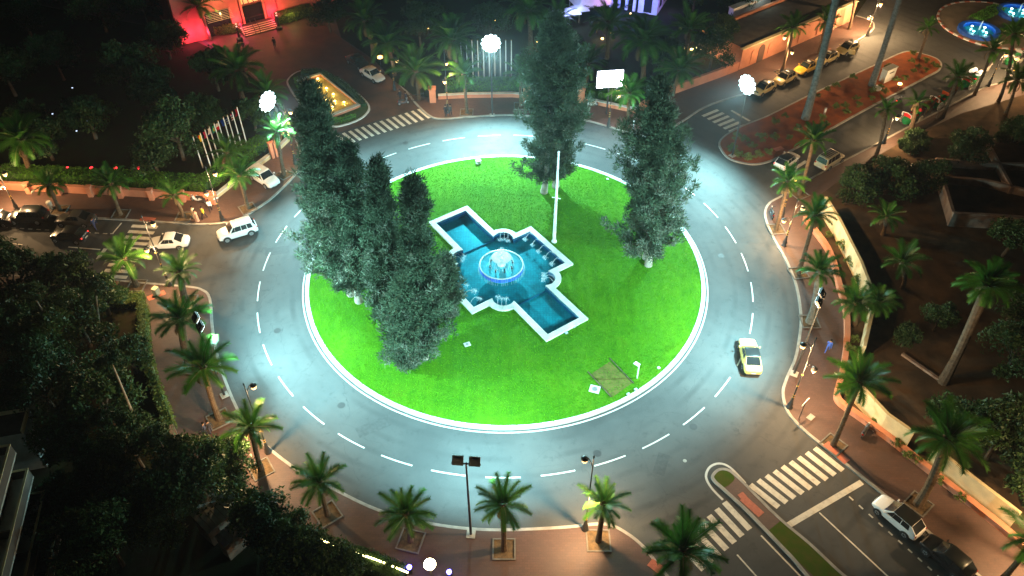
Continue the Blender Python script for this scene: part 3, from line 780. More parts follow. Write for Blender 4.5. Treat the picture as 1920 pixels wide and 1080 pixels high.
FR = [frond_mesh(i, d) for i, d in enumerate((0.55, 0.85, 1.15, 1.45, 1.8, 2.2))]
DRY = frond_mesh(40, 1.6)
DRY.materials.clear(); DRY.materials.append(M['dry_frond']); DRY.materials.append(M['dry_frond'])

def palm(base_px, crown_px, cr, label, nf=30, tr=0.21, bark='palm_bark', group='palms in street pits', base=None, z0=0.12, droop=0, bulge=1.55, seed=0, maxlean=1.3, elev=(84, -12), pit=None, dry=3):
    cr *= 0.76 if group == 'palms in street pits' else 0.84; r0_ = random.Random(int(base_px[0] * 13 + base_px[1])); nf = int(nf * r0_.uniform(0.72, 0.98)); cr *= r0_.uniform(0.94, 1.1); dry = dry + r0_.randint(0, 5)
    r = random.Random(seed * 31 + int(base_px[0]) * 7 + int(base_px[1]))
    b = base or G(*base_px, z0)
    dx, zt = up_from(b, crown_px); dx = max(-maxlean, min(maxlean, dx)); h = zt - z0
    o = thing('palm_tree', label, 'palm tree', (b.x, b.y, z0), 0, group)
    prof = []; seg = 0.26; ns = int(h / seg); mb = MB(); P = []; R = []
    for i in range(ns + 1):
        t = i / ns; zz = h * t; x = dx * t * t * (1.6 - 0.6 * t)
        base_r = tr * (1.25 - 0.30 * min(1, t * 4)) if t < .25 else tr * 0.95
        if h - zz < 1.25: base_r *= 1 + (bulge - 1) * math.sin(min(1, (1.25 - (h - zz)) / 0.9) * PI / 2)
        P += [(x, 0, zz), (x, 0, zz + seg * 0.72)]; R += [base_r * 1.08, base_r * 0.93]
    R[-1] *= 0.5; R[-2] *= 0.7
    mb.tube(P, R, 9)
    mb.build('trunk', M[bark], o)
    top = Vector((dx, 0, h + 0.05))
    for i in range(nf):
        q = (i + 0.5) / nf
        el = math.radians(elev[0] + (elev[1] - elev[0]) * (q ** 1.05) + r.uniform(-7, 7))
        az = i * 2.39996 + r.uniform(-0.25, 0.25)
        vi = min(5, max(0, int(droop + 0.3 + 3.0 * q + r.uniform(-0.8, 0.8))))
        L = cr * (0.78 + 0.30 * math.sin(PI * min(1, q * 1.1))) * r.uniform(0.88, 1.1)
        inst('frond', FR[vi], o, top + Vector((0.1 * math.cos(az), 0.1 * math.sin(az), -0.25 * q)), (r.uniform(-0.3, 0.3), -el, az), (L, L * 1.05, L))
    for i in range(dry):
        az = r.uniform(0, 2 * PI)
        inst('dry_frond', DRY, o, top + Vector((0.1 * math.cos(az), 0.1 * math.sin(az), -0.35)), (0, math.radians(r.uniform(20, 45)), az), cr * r.uniform(0.45, 0.65))
    if pit is not None:
        par, rz, sz = pit
        pm = MB(); w = 0.12
        for (cx, cy_, lx, ly) in ((0, sz / 2, sz + w, w), (0, -sz / 2, sz + w, w), (sz / 2, 0, w, sz - w), (-sz / 2, 0, w, sz - w)): pm.box((cx, cy_, 0.035), (lx, ly, 0.09))
        pm.build('tree_pit_frame', M['pit_frame'], par, None, (b.x, b.y, z0), (0, 0, rz))
        so = sheet('tree_pit_soil', [(-sz / 2, -sz / 2), (sz / 2, -sz / 2), (sz / 2, sz / 2), (-sz / 2, sz / 2)], 0, M['pit_soil'], par)
        so.location = (b.x, b.y, z0 + 0.006); so.rotation_euler = (0, 0, rz)
    return o

# north-west pavement
palm((112, 394), (90, 345), 2.6, 'street palm behind the two parked black cars, bin at its foot', pit=(pav_nw, 0, 1.7))
palm((226, 402), (207, 343), 2.7, 'dark street palm by the pink wall, left of the zebra crossing top', pit=(pav_nw, 0, 1.7))
palm((345, 407), (325, 365), 2.4, 'short street palm near the two people in pale robes', pit=(pav_nw, 0, 1.7), nf=24)
palm((465, 391), (449, 328), 3.0, 'green-lit street palm just in front of the parked white off-roader', pit=(pav_nw, 0.6, 1.7))
palm((533, 327), (519, 247), 3.2, 'brightly lit palm right below the left floodlight', pit=(pav_nw, 0.9, 1.7))
# north pavement
palm((875, 211), (869, 138), 3.3, 'yellow-green palm on the far pavement left of the tall floodlight', pit=(pav_n, 0, 1.7))
palm((976, 199), (975, 138), 3.2, 'green-lit palm right of the tall far floodlight', pit=(pav_n, 0, 1.7))
palm((1175, 241), (1180, 174), 3.3, 'palm beside the bright billboard, between the two cypress groups', pit=(pav_n, 0.2, 1.7))
palm((786, 187), (779, 133), 4.6, 'broad palm at the hotel gate pier behind the far zebra', group='hotel garden palms', z0=0.135, nf=38, tr=0.28)
# east pavement
palm((1499, 364), (1526, 262), 2.9, 'dark tall palm at the corner where the east pavement begins', pit=(pav_e, 0.5, 1.7), maxlean=2)
palm((1455, 430), (1478, 338), 3.0, 'yellow-green lamp-lit palm at the eastern kerb bend', pit=(pav_e, 0.1, 1.7), bulge=1.3)
palm((1497, 512), (1529, 402), 2.9, 'green palm leaning over the low pink wall, lamp just left of it', pit=(pav_e, 0.2, 1.7), maxlean=2)
palm((1518, 603), (1537, 508), 2.8, 'palm with pale green sunken crown and thick pale trunk, east pavement', pit=(pav_e, 0, 1.7), tr=0.34, bark='grey_bark', bulge=1.0)
palm((1562, 834), (1612, 715), 3.3, 'dark leaning palm over the low wall beside the south-east zebra', pit=(pav_e, 0.7, 1.7), maxlean=2)
palm((1722, 945), (1778, 822), 3.7, 'large dark palm behind the parked white hatchback', pit=(pav_e, 0.7, 1.7), tr=0.34, nf=40, maxlean=2)
palm((1878, 1088), (1945, 1010), 3.2, 'palm cut by the lower right corner with only trunk and frond tips showing', maxlean=2)
# south pavement
palm((256, 536), (233, 484), 3.3, 'palm over the western zebra with spreading grey-green fronds', pit=(pav_s, 0, 1.7), tr=0.26)
palm((349, 566), (338, 508), 2.9, 'dark palm between the white saloon and the corner of the south pavement', pit=(pav_s, 0, 1.9), tr=0.34, bulge=1.2)
palm((358, 688), (338, 596), 3.3, 'palm with thick trunk behind the small floodlight mast at the left kerb', pit=(pav_s, 0, 1.7), tr=0.36, bulge=1.3)
palm((411, 786), (380, 688), 3.9, 'big palm with a lit trunk and white-green frond tips, left kerb', pit=(pav_s, 0.6, 1.8), tr=0.25)
palm((490, 880), (471, 800), 2.9, 'yellow lamp-lit palm next to the scrolled street lamp, lower left kerb', pit=(pav_s, 0.6, 1.7))
palm((614, 964), (599, 903), 2.9, 'green palm third along the lower left kerb with a diamond pit', pit=(pav_s, 0.65, 1.8))
palm((770, 1014), (761, 963), 2.7, 'low green palm left of the near floodlight mast', pit=(pav_s, -0.25, 1.8))
palm((945, 1030), (943, 946), 3.0, 'dark palm right of the near floodlight mast, bottom middle', pit=(pav_s, 0, 1.7))
palm((1122, 1014), (1132, 945), 2.8, 'glowing yellow-green palm beside the lower street lamp', pit=(pav_s, 0, 1.8), nf=24)
palm((1272, 1120), (1280, 1032), 3.4, 'dark palm at the bottom edge over the left part of the south-east zebra', nf=36)
# north-east
palm((1466, 136), (1487, 50), 3.1, 'lamp-lit palm in front of the pink arched wall by the taxis', pit=(pav_n, 0.5, 1.5), maxlean=2)
palm((1535, 100), (1548, 40), 3.0, 'dark palm against the pink wall behind the taxi rank', maxlean=2)
palm((1592, 55), (1605, -40), 3.0, 'tall dark palm trunk at the end of the pink wall', maxlean=2)
palm((1510, 222), (1580, -52), 4.0, 'very tall grey-trunked palm on the red median, nearer the ring', tr=0.46, bark='grey_bark', bulge=1.1, maxlean=3, group='tall median palms', z0=0.13)
palm((1634, 160), (1706, -62), 4.0, 'very tall dark-trunked palm on the red median beside the white kiosk box', tr=0.40, bark='grey_bark', bulge=1.1, maxlean=3, group='tall median palms', z0=0.13)
palm((1722, 110), (1741, 52), 2.2, 'small green palm at the far tip of the red median', nf=22, z0=0.13, maxlean=2)
palm((1827, 178), (1862, 93), 3.0, 'dark palm at the kerb below the red and white plaza ring', maxlean=2.5)
palm((1872, 190), (1901, 62), 3.0, 'white-yellow lit palm at the right edge near the plaza', maxlean=2.5, nf=26)
palm((1885, 215), (1908, 148), 3.2, 'dark spiky palm at the right edge below the plaza', maxlean=2)
palm((1767, 221), (1797, 143), 2.7, 'dark palm between the second carriage and the wagon with white lamps', maxlean=2)
palm((1705, 250), (1720, 192), 2.1, 'small yellow-green palm behind the first carriage, thick lit trunk', nf=20, tr=0.30, maxlean=2)
palm((1643, 291), (1661, 204), 2.3, 'slim palm with yellow-green crown before the carriages, dark pineapple knob', nf=20, maxlean=2)
# hotel gardens
GP = 'hotel garden palms'
palm((700, 100), (684, 38), 4.6, 'dark garden palm above the parked hotel cars', group=GP, z0=0.135, nf=40, droop=1, tr=0.3)
palm((740, 140), (726, 82), 4.2, 'dark garden palm beside the orange glowing lantern', group=GP, z0=0.135, nf=38, droop=1, tr=0.3)
palm((858, 150), (848, 75), 4.8, 'big grey-green garden palm left of the far flagpoles', group=GP, z0=0.135, nf=42, droop=1, tr=0.3)
palm((995, 100), (992, 20), 5.2, 'huge drooping garden palm behind the far cypress pair, left side', group=GP, z0=0.135, nf=48, droop=2, tr=0.35)
palm((1138, 110), (1140, 40), 4.2, 'warm uplit garden palm in the middle of the hotel garden', group=GP, z0=0.135, nf=36, tr=0.3)
palm((1205, 150), (1206, 78), 5.2, 'huge drooping garden palm right of the bright billboard', group=GP, z0=0.135, nf=48, droop=2, tr=0.35)
palm((1283, 115), (1292, 55), 4.3, 'uplit garden palm with upright fronds above the yellow lamp', group=GP, z0=0.135, nf=30, tr=0.28, elev=(85, 0))
palm((1100, 165), (1103, 118), 3.4, 'violet-lit palm half hidden behind the far cypress pair', group=GP, z0=0.135, nf=30)
palm((1262, 180), (1275, 130), 4.2, 'dark palm leaning over the low garden wall at the north-east road', group=GP, z0=0.135, nf=38, maxlean=2)
palm((1040, 90), (1045, 40), 4.0, 'dark garden palm behind the top of the far cypress pair', group=GP, z0=0.135, nf=36, droop=1)
palm((455, 185), (445, 130), 4.2, 'dark green palm standing left of the hotel drive', group=GP, z0=0.135, nf=40, tr=0.3)
palm((395, 75), (370, 10), 3.6, 'dark palm silhouetted before the red hotel front', group=GP, z0=0.135, nf=34)
palm((520, 215), (500, 175), 3.6, 'palm behind the left floodlight', group=GP, z0=0.135, nf=34)
palm((60, 330), (40, 262), 4.0, 'dim brownish palm inside the north-west garden near the left edge', group=GP, z0=0.135, nf=40, droop=1, tr=0.3)
palm((420, 330), (425, 285), 2.8, 'bushy palm at the foot of the left row of flagpoles', group=GP, z0=0.135, nf=34)
# east garden
palm((1768, 716), (1852, 535), 2.8, 'dim palm with thick shaggy trunk in the dark east garden', tr=0.40, bark='dark_bark', bulge=1.9, maxlean=4, group='east garden palms', z0=0.135, nf=44, droop=1)
palm((1692, 540), (1690, 490), 2.8, 'dim low palm in the east garden behind the cream wall', group='east garden palms', z0=0.135, nf=30)
palm((1655, 440), (1662, 405), 2.4, 'very dim small palm behind the top of the cream wall', group='east garden palms', z0=0.135, nf=28)
palm((1602, 610), (1604, 568), 2.5, 'fern-like green palm between the low wall and the cream wall, left one', group='east garden palms', z0=0.135, nf=40, droop=1)
palm((1640, 605), (1645, 566), 2.3, 'fern-like green palm between the low wall and the cream wall, right one', group='east garden palms', z0=0.135, nf=40, droop=1)

# ---- cypresses of the ring lawn
def interp(prof, t):
    for (t0, r0), (t1, r1) in zip(prof, prof[1:]):
        if t <= t1: return r0 + (r1 - r0) * max(0.0, (t - t0) / (t1 - t0))
    return prof[-1][1]
def cypress(trunks_px, top_px, prof, seed, label, nb=150, dens=52, leaf=1.0, grey=0.32, maxlean=3.5):
    r = random.Random(seed); g = np.random.default_rng(seed)
    b = sum((G(*p, LAWN_Z) for p in trunks_px), Vector((0, 0, 0))) / len(trunks_px)
    dx, h = up_from(b, top_px); dx = max(-maxlean, min(maxlean, dx)); h -= LAWN_Z
    o = thing('cypress_tree', label, 'cypress tree', (b.x, b.y, LAWN_Z), 0, 'cypresses on the ring lawn')
    axis = lambda t: Vector((dx * t ** 1.2, 0, h * t))
    for p in trunks_px:
        q = G(*p, LAWN_Z) - b
        mb = MB(); pts = []; rad = []
        for i in range(10):
            t = i / 9 * 0.9; a = axis(t); k = (1 - t) ** 1.5
            pts.append((q.x * k + a.x + 0.08 * math.sin(i * 2.1 + seed), q.y * k + a.y + 0.08 * math.cos(i * 1.7 + seed), a.z)); rad.append(0.30 * (1 - t) + 0.04 + (0.12 if i == 0 else 0))
        mb.tube(pts, rad, 9)
        mb.build('trunk', M['pale_bark'], o, 60)
    bmb = MB(); C = []; D = []; TT = []
    ph = [r.uniform(0, 6.28) for _ in range(4)]
    t_lo = prof[0][0]
    for i in range(nb):
        t = t_lo + (1 - t_lo) * ((i + r.random()) / nb) ** 0.9
        az = i * 2.39996 + r.uniform(-.4, .4)
        R = 0.93 * interp(prof, t) * (r.uniform(0.50, 1.15) if r.random() < 0.88 else r.uniform(1.15, 1.45)) * (1 + 0.16 * math.sin(2 * az + ph[0] + 5 * t) + 0.12 * math.sin(3 * az + ph[1] - 9 * t))
        rise = R * r.uniform(0.7, 1.3)
        z0 = max(t_lo * h * 0.8, t * h - rise); A = axis(z0 / h)
        E_ = Vector((axis(t).x + R * math.cos(az), axis(t).y + R * math.sin(az), t * h))
        mid = A.lerp(E_, 0.5) + Vector((0, 0, -0.12 * R))
        bmb.tube([A, mid, E_], [0.055, 0.035, 0.01], 4, cap=False)
        nc = 4 + int(R * 1.9)
        for k in range(nc):
            s = 0.30 + 0.72 * (k + r.random() * .6) / nc
            c = A.lerp(mid, s * 2) if s < 0.5 else mid.lerp(E_, s * 2 - 1)
            C.append(c + Vector((r.gauss(0, .22), r.gauss(0, .22), r.gauss(0, .2)))); D.append((E_ - A).normalized() + Vector((0, 0, 0.5))); TT.append(t)
        # low hanging tuft so the crown has a ragged skirt
    bmb.build('branches', M['dark_bark'], o)
    C = np.array(C); D = np.array(D); TT = np.array(TT); nC = len(C)
    c = np.repeat(C, dens, 0); d = np.repeat(D, dens, 0); tt = np.repeat(TT, dens, 0); n_ = len(c)
    off = g.normal(0, 1, (n_, 3)); off *= (0.46 * g.random(n_) ** 0.5 / np.linalg.norm(off, axis=1))[:, None] * np.array([1, 1, 1.15])
    dirv = d * 0.55 + off * 1.6 + g.normal(0, .45, (n_, 3)); dirv /= np.linalg.norm(dirv, axis=1)[:, None]
    sid = np.cross(dirv, g.normal(0, 1, (n_, 3))); sid /= np.linalg.norm(sid, axis=1)[:, None]
    ln = leaf * (0.20 + 0.30 * g.random(n_)); wd = leaf * (0.030 + 0.035 * g.random(n_))
    p0 = c + off
    T = np.stack([p0 - sid * wd[:, None], p0 + sid * wd[:, None], p0 + dirv * ln[:, None]], 1)
    clump_grey = np.repeat(g.random(nC) < grey * np.clip(1.5 - 1.9 * TT, 0.12, 1.0), dens)  # paler spray, commoner low down, paints the light on the lower crown
    inst('crown', soup('crown', T, [M['cypress'], M['cypress_lit']], clump_grey.astype(np.int32)), o)
    return o
cypress([(657, 553)], (577, 158), [(0.13, 1.0), (0.18, 3.4), (0.30, 3.8), (0.50, 3.3), (0.66, 2.5), (0.74, 1.5), (0.82, 1.75), (0.92, 1.2), (1.0, 0.2)], 1, 'tallest cypress at the far left of the ring lawn, tip above the hotel zebra', 190)
cypress([(672, 565)], (648, 272), [(0.14, 1.0), (0.2, 2.5), (0.45, 2.6), (0.7, 2.1), (0.9, 1.4), (1.0, 0.3)], 2, 'broad cypress just right of the tallest one, blunt top', 140)
cypress([(735, 620)], (706, 302), [(0.10, 1.0), (0.16, 2.2), (0.35, 2.4), (0.6, 1.9), (0.8, 1.1), (0.9, 1.0), (1.0, 0.2)], 3, 'cypress with a narrow pointed tip in the middle of the left cluster', 140)
cypress([(797, 671), (782, 655)], (774, 338), [(0.15, 1.2), (0.19, 3.0), (0.30, 3.1), (0.50, 2.5), (0.66, 1.9), (0.76, 0.9), (0.86, 1.25), (0.96, 0.8), (1.0, 0.2)], 4, 'near cypress with two pale trunks beside the pool, loose open top', 165)
cypress([(768, 683)], (752, 520), [(0.04, 0.7), (0.15, 2.2), (0.45, 2.7), (0.75, 1.8), (1.0, 0.3)], 14, 'short bushy cypress at the front of the left cluster', 80)
cypress([(845, 590)], (838, 480), [(0.05, 0.6), (0.25, 1.5), (0.6, 1.5), (1.0, 0.2)], 15, 'small cypress shrub overhanging the western corner of the pool', 42)
cypress([(1021, 361), (1043, 350)], (1041, 28), [(0.11, 1.0), (0.16, 2.8), (0.25, 3.7), (0.45, 3.4), (0.70, 2.8), (0.90, 2.0), (1.0, 0.4)], 5, 'far cypress pair behind the flagpole with two pale trunks', 185)
cypress([(1216, 498), (1212, 485)], (1238, 150), [(0.13, 1.0), (0.18, 3.4), (0.26, 3.9), (0.38, 3.0), (0.55, 2.9), (0.75, 2.6), (0.88, 1.8), (1.0, 0.3)], 6, 'right-hand cypress with open grey lower crown beside the white cabinet', 180, grey=0.45)

# ---- broadleaf trees
def crown_tris(seed, R, H, lobes, per, leaf):
    g = np.random.default_rng(seed); out = []
    for i in range(lobes):
        a = 2.4 * i + g.random() * .6; q = (i + .5) / lobes
        rad = R * (0.72 * math.sqrt(q) if i else 0.1); z = H * (0.5 + 0.36 * (1 - q) * g.uniform(0.5, 1.2) + g.uniform(-.2, .2))
        c = np.array([rad * math.cos(a), rad * math.sin(a), z]); lr = R * g.uniform(0.22, 0.50)
        n_ = per; d = g.normal(0, 1, (n_, 3)); d /= np.linalg.norm(d, axis=1)[:, None]
        d[:, 2] = np.where(d[:, 2] < -0.5, -d[:, 2], d[:, 2])
        bumpy = 1 + 0.22 * np.sin(d[:, 0] * 7 + i) * np.sin(d[:, 1] * 6 - i) + 0.15 * np.sin(d[:, 2] * 9 + 2 * i)
        p = c + d * (lr * bumpy * g.random(n_) ** 0.25)[:, None] * np.array([1, 1, 0.8])
        e = g.normal(0, 1, (n_, 3, 3)) * leaf
        out.append(p[:, None, :] + e)
    return np.concatenate(out)
TREE = []
for k in range(5):
    R, H = ((3.6, 6.0), (4.4, 7.5), (3.0, 5.0), (4.0, 9.0), (3.4, 6.5))[k]
    cr_ = soup('crown', crown_tris(100 + k, R, H, 13, 620, 0.13), M['leaf'])
    mb = MB(); mb.tube([(0, 0, 0), (0.1, 0.05, H * .25), (0, 0.1, H * .55)], [0.26, 0.2, 0.12], 8)
    for j in range(6):
        a = j * 1.05; mb.tube([(0.05, 0.05, H * .28 + j * .1), (R * .3 * math.cos(a), R * .3 * math.sin(a), H * .5), (R * .6 * math.cos(a), R * .6 * math.sin(a), H * .68)], [0.11, 0.07, 0.03], 5)
    TREE.append((mb.mesh('trunk', M['dark_bark']), cr_, R, H))
def tree(px, label, k=0, s=1.0, group='dark garden trees', z0=0.135, name='broadleaf_tree', world=None):
    b = Vector((world[0], world[1], z0)) if world else G(*px, z0)
    o = thing(name, label, 'tree', b, random.uniform(0, 6.28), group); o.scale = (s, s, s * random.uniform(0.9, 1.1))
    inst('trunk', TREE[k][0], o); inst('crown', TREE[k][1], o)
    return o
T_ = [
 ((45, 580), 1, 1.0, 'dark tree over the lower left end of the western road'), ((140, 575), 0, 1.0, 'dark tree left of the palm at the western zebra'),
 ((0, 530), 2, 0.9, 'dark tree at the left edge below the western road'), ((205, 590), 2, 0.9, 'small dark tree against the brown boundary wall, upper end'),
 ((215, 800), 1, 0.9, 'broad dark tree inside the boundary wall, left middle'), ((120, 700), 3, 0.9, 'tall dim tree in the unlit garden at the left'),
 ((255, 700), 2, 0.8, 'small leafy tree close to the boundary wall bend'), ((60, 660), 0, 0.9, 'dim tree beside the corner balcony house'),
 ((390, 935), 1, 0.9, 'round dense green tree beside the near left pavement'), ((440, 905), 2, 0.8, 'rounded bushy tree touching the paving at lower left'),
 ((270, 880), 3, 0.75, 'dim tree between the balcony house and the round green tree'), ((560, 1060), 0, 0.8, 'leafy tree by the hedge with string lights'),
 ((500, 1005), 2, 0.85, 'leafy tree above the small tiled roof'), ((150, 860), 4, 0.9, 'nearly black tree behind the balcony house'), ((640, 1100), 4, 0.7, 'dark shrubby tree at the bottom edge below the string lights'),
 ((345, 300), 1, 1.0, 'green-lit tree left of the row of flagpoles'), ((300, 330), 0, 0.85, 'small-leaved tree over the red ground lights'), ((100, 300), 4, 0.9, 'brownish tree at the left edge of the northern garden'),
 ((395, 250), 3, 0.7, 'dark tree behind the flagpoles'), ((480, 245), 2, 0.8, 'dark leafy tree close to the left floodlight'), ((250, 180), 1, 1.0, 'unlit tree in the middle of the dark north-west garden'), ((120, 150), 3, 0.9, 'unlit tall tree in the dark north-west corner'),
 ((320, 110), 0, 1.0, 'unlit tree left of the red hotel front'), ((200, 60), 1, 1.0, 'unlit tree at the top of the dark north-west garden'), ((60, 70), 4, 1.0, 'unlit tree in the top left corner'), ((410, 170), 4, 0.9, 'dark tree beside the hotel drive'),
 ((620, 60), 0, 0.9, 'dark tree by the hotel court red lamp'), ((790, 90), 1, 0.9, 'dark tree between the two hotel garden palms'), ((920, 70), 0, 0.9, 'dark tree behind the far floodlight'), ((905, 130), 2, 0.9, 'dark low tree behind the far row of bare poles'),
 ((1066, 125), 1, 0.7, 'dark tree behind the far cypress pair'), ((1118, 62), 2, 0.45, 'small dark tree beside the garden restaurant'), ((1240, 130), 0, 0.9, 'dark tree behind the right-hand cypress top'), ((1330, 130), 1, 0.85, 'dark tree inside the low garden wall at the north-east road'), ((1345, 85), 0, 0.8, 'dark tree beside the pink arched wall'), ((1380, 30), 1, 0.8, 'green-lit tree above the white lit ledge'), ((1300, 20), 4, 0.9, 'unlit tree right of the blue house'),
 ((1596, 392), 1, 0.6, 'dark tree at the north end of the cream wall'), ((1665, 375), 0, 0.8, 'dark tree behind the low kerb by the carriages'), ((1722, 372), 3, 0.5, 'dark tree beside the ruined walls'), ((1800, 318), 1, 0.6, 'dark tree below the carriages'), ((1885, 290), 4, 0.6, 'unlit tree at the right edge below the plaza'), ((1602, 368), 2, 0.6, 'low dark tree behind the cream van'), ((1700, 300), 2, 0.55, 'low yellowish-lit tree behind the first carriage'),
 ((1850, 860), 1, 0.9, 'blue-green dim tree in the lower right garden'), ((1780, 830), 0, 0.85, 'dim tree behind the big dark palm'), ((1880, 700), 3, 0.8, 'unlit tree at the right edge of the east garden'), ((1880, 480), 2, 0.9, 'unlit bush tree below the ruined walls'), ((1750, 620), 2, 0.6, 'small dim tree near the thick shaggy palm'), ((1690, 650), 2, 0.45, 'small bush behind the cream wall gap'),
 ((1890, 600), 4, 0.8, 'green dim tree at the right edge of the east garden'), ((1920, 950), 4, 0.9, 'unlit tree in the lower right corner garden'),
]
T_ += [((20, 640), 4, 1.0, 'near-black tree filling the left edge above the balcony house'), ((170, 650), 1, 0.9, 'near-black tree in the middle of the south-west garden'), ((110, 780), 3, 0.9, 'near-black tree beside the terrace parapet'),
 ((330, 985), 1, 0.8, 'near-black tree left of the small tiled hut'), ((200, 960), 0, 1.0, 'near-black tree in the lower left garden, middle'), ((230, 1060), 1, 0.9, 'near-black tree at the bottom edge left of the hut'), ((120, 1000), 4, 0.8, 'near-black tree close to the balcony edges'),
 ((70, 440 - 170), 2, 1.0, 'near-black tree behind the dim brownish palm'), ((180, 260), 0, 1.0, 'near-black tree behind the red ground lights'), ((30, 180), 1, 1.0, 'near-black tree at the left edge of the north-west garden'), ((300, 210), 4, 1.0, 'near-black tree behind the green-lit tree'), ((150, 30), 2, 1.2, 'near-black tree at the top left of the view'), ((280, 50), 3, 0.8, 'near-black tall tree left of the hotel')]
for px, k, s, lab in T_: tree(px, lab, k, s * (1.25 if (px[0] > 1580 and px[1] < 420) else 1.0), z0=-1.9 if (px[0] > 1580 and px[1] < 420) else 0.135)

# ---- shrubs on the medians and beds
SH = [soup('shrub', crown_tris(300 + k, 0.62, 0.75, 6, 90, 0.055), M['shrub']) for k in range(3)]
def shrub(px, label, s=1.0, z0=0.13, group=None, m=None):
    o = inst('shrub', SH[int(px[0]) % 3], None, G(*px, z0), (0, 0, px[0]), s * random.uniform(0.85, 1.15))
    return tag(o, label, 'shrub', group)
ms = [(1452, 235), (1470, 222), (1495, 243), (1480, 262), (1550, 172), (1530, 186), (1567, 165), (1598, 150), (1565, 205), (1582, 203), (1586, 216), (1605, 190), (1609, 201), (1632, 188), (1634, 175), (1650, 168), (1657, 176), (1664, 130), (1708, 118), (1720, 128), (1735, 118), (1748, 125), (1755, 130), (1695, 150), (1712, 138), (1680, 155), (1710, 106), (1735, 135), (1370, 285), (1383, 296), (1400, 302), (1420, 296), (1440, 292), (1410, 280), (1395, 268), (1425, 265), (1380, 262), (1450, 262), (1540, 225), (1520, 250), (1548, 238)]
for x, y in ms:
    shrub((x, y), 'low round dry-green shrub planted on the red soil median', 0.95 if x > 1460 else 1.25, group='shrubs on the red median')
for i, (x, y) in enumerate([(1552, 445), (1580, 470), (1595, 500), (1560, 425), (1610, 535), (1605, 590), (1600, 640), (1585, 690), (1590, 660), (1578, 735), (1590, 745), (1640, 795), (1680, 838), (1700, 858), (1718, 868), (1760, 905), (1800, 938)]):
    shrub((x, y), 'dry shrub in the strip between the low wall and the cream wall', 1.0 + 0.8 * (i in (1, 2, 4)), 0.14, 'shrubs in the wall strip')

# ---- clipped hedges
def hedge(px, width, h, label, side=1, z0=0.135, dens=95, m='hedge', leaf=0.075, name='hedge'):
    line = smooth_poly(pxl(px), 4); other = offset(line, width * side); g = np.random.default_rng(len(label))
    P = []
    for a, b, c, d in zip(line, line[1:], other, other[1:]):
        L = (b - a).length; n1 = int(L * width * dens); n2 = int(L * h * dens)
        u, v = g.random(n1)[:, None], g.random(n1)[:, None]
        A, B, C, D_ = [np.array((q.x, q.y)) for q in (a, b, c, d)]
        top = (A * (1 - u) + B * u) * (1 - v) + (C * (1 - u) + D_ * u) * v
        P.append(np.c_[top, h + 0.08 * np.sin(top[:, 0] * 2.1) * np.cos(top[:, 1] * 1.7) + g.normal(0, .05, n1)])
        for E_, F_ in ((A, B), (C, D_)):
            u = g.random(n2)[:, None]; q = E_ * (1 - u) + F_ * u
            P.append(np.c_[q + g.normal(0, .07, (n2, 2)), g.random(n2) * h])
    P = np.concatenate(P); P[:, 2] += z0
    o = thing(name, label, 'hedge')
    inst('foliage', soup('foliage', P[:, None, :] + g.normal(0, 1, (len(P), 3, 3)) * leaf, M[m]), o)
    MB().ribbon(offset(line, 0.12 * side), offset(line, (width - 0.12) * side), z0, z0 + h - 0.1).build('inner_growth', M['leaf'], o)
    return o
hedge([(0, 342), (100, 347), (215, 353), (300, 358), (390, 364)], 1.9, 1.3, 'long clipped hedge behind the pink wall along the western road')
hedge([(398, 358), (430, 335), (470, 305), (508, 277)], 1.9, 1.3, 'bright yellow-green hedge behind the slanting wall below the left floodlight')
hedge([(835, 178), (900, 176), (975, 176)], 2.2, 1.3, 'green clipped hedge below the far row of bare poles')
hedge([(1098, 184), (1140, 194), (1188, 206)], 1.9, 1.3, 'clipped hedge glowing under the bright billboard')
hedge([(600, 1010), (650, 1030), (705, 1048), (764, 1073)], 1.5, 1.2, 'dark hedge topped with string lights at the bottom edge', side=-1, m='leaf')
hedge([(552, 150), (566, 183), (588, 209), (610, 226), (638, 231), (668, 222)], 0.6, 0.35, 'low edging hedge on the near side of the lit rectangular pool', z0=0.14)
hedge([(688, 200), (660, 170), (632, 150), (600, 136), (566, 137)], 0.8, 0.5, 'low edging hedge on the far side of the lit rectangular pool', z0=0.14, m='leaf')
hedge([(1815, 37), (1842, 24), (1862, 14)], 2.0, 0.5, 'low green hedge strip between the two plaza basins', z0=0.15, side=-1)
hedge([(1872, 62), (1900, 50), (1925, 38)], 2.0, 0.5, 'low green hedge strip on the near side of the plaza basins', z0=0.15, side=-1)
hedge([(195, 557), (240, 562), (276, 560)], 1.4, 1.0, 'yellowish hedge at the corner beside the western palm', m='shrub', side=-1)
hedge([(390, 68), (425, 66), (455, 62)], 2.2, 1.2, 'yellow-lit planting left of the hotel steps', m='shrub')
hedge([(523, 48), (555, 40), (590, 28)], 2.2, 1.4, 'yellow-lit planting right of the hotel steps', m='shrub')
# bare slender stems in the dark south-west garden
for a, b, lab in (((137, 682), (62, 553), 'bare slender tree stem in the dark garden, left one'), ((195, 640), (180, 545), 'bare slender tree stem below the corner hedge'), ((276, 835), (212, 685), 'bare slender stem nearest the boundary wall'), ((345, 905), (296, 822), 'thin pale stem below the boundary wall end')):
    p = G(*a, 0.135); dx, zt = up_from(p, b)
    o = thing('slender_tree', lab, 'tree', p, 0, 'slender bare stems')
    MB().tube([(0, 0, 0), (dx * .3, 0, zt * .4), (dx, 0, zt)], [0.16, 0.12, 0.06], 7).build('trunk', M['pale_bark'], o)
    inst('crown', TREE[2][1], o, (dx, 0, zt - 1.2), (0, 0, a[0]), 0.42)

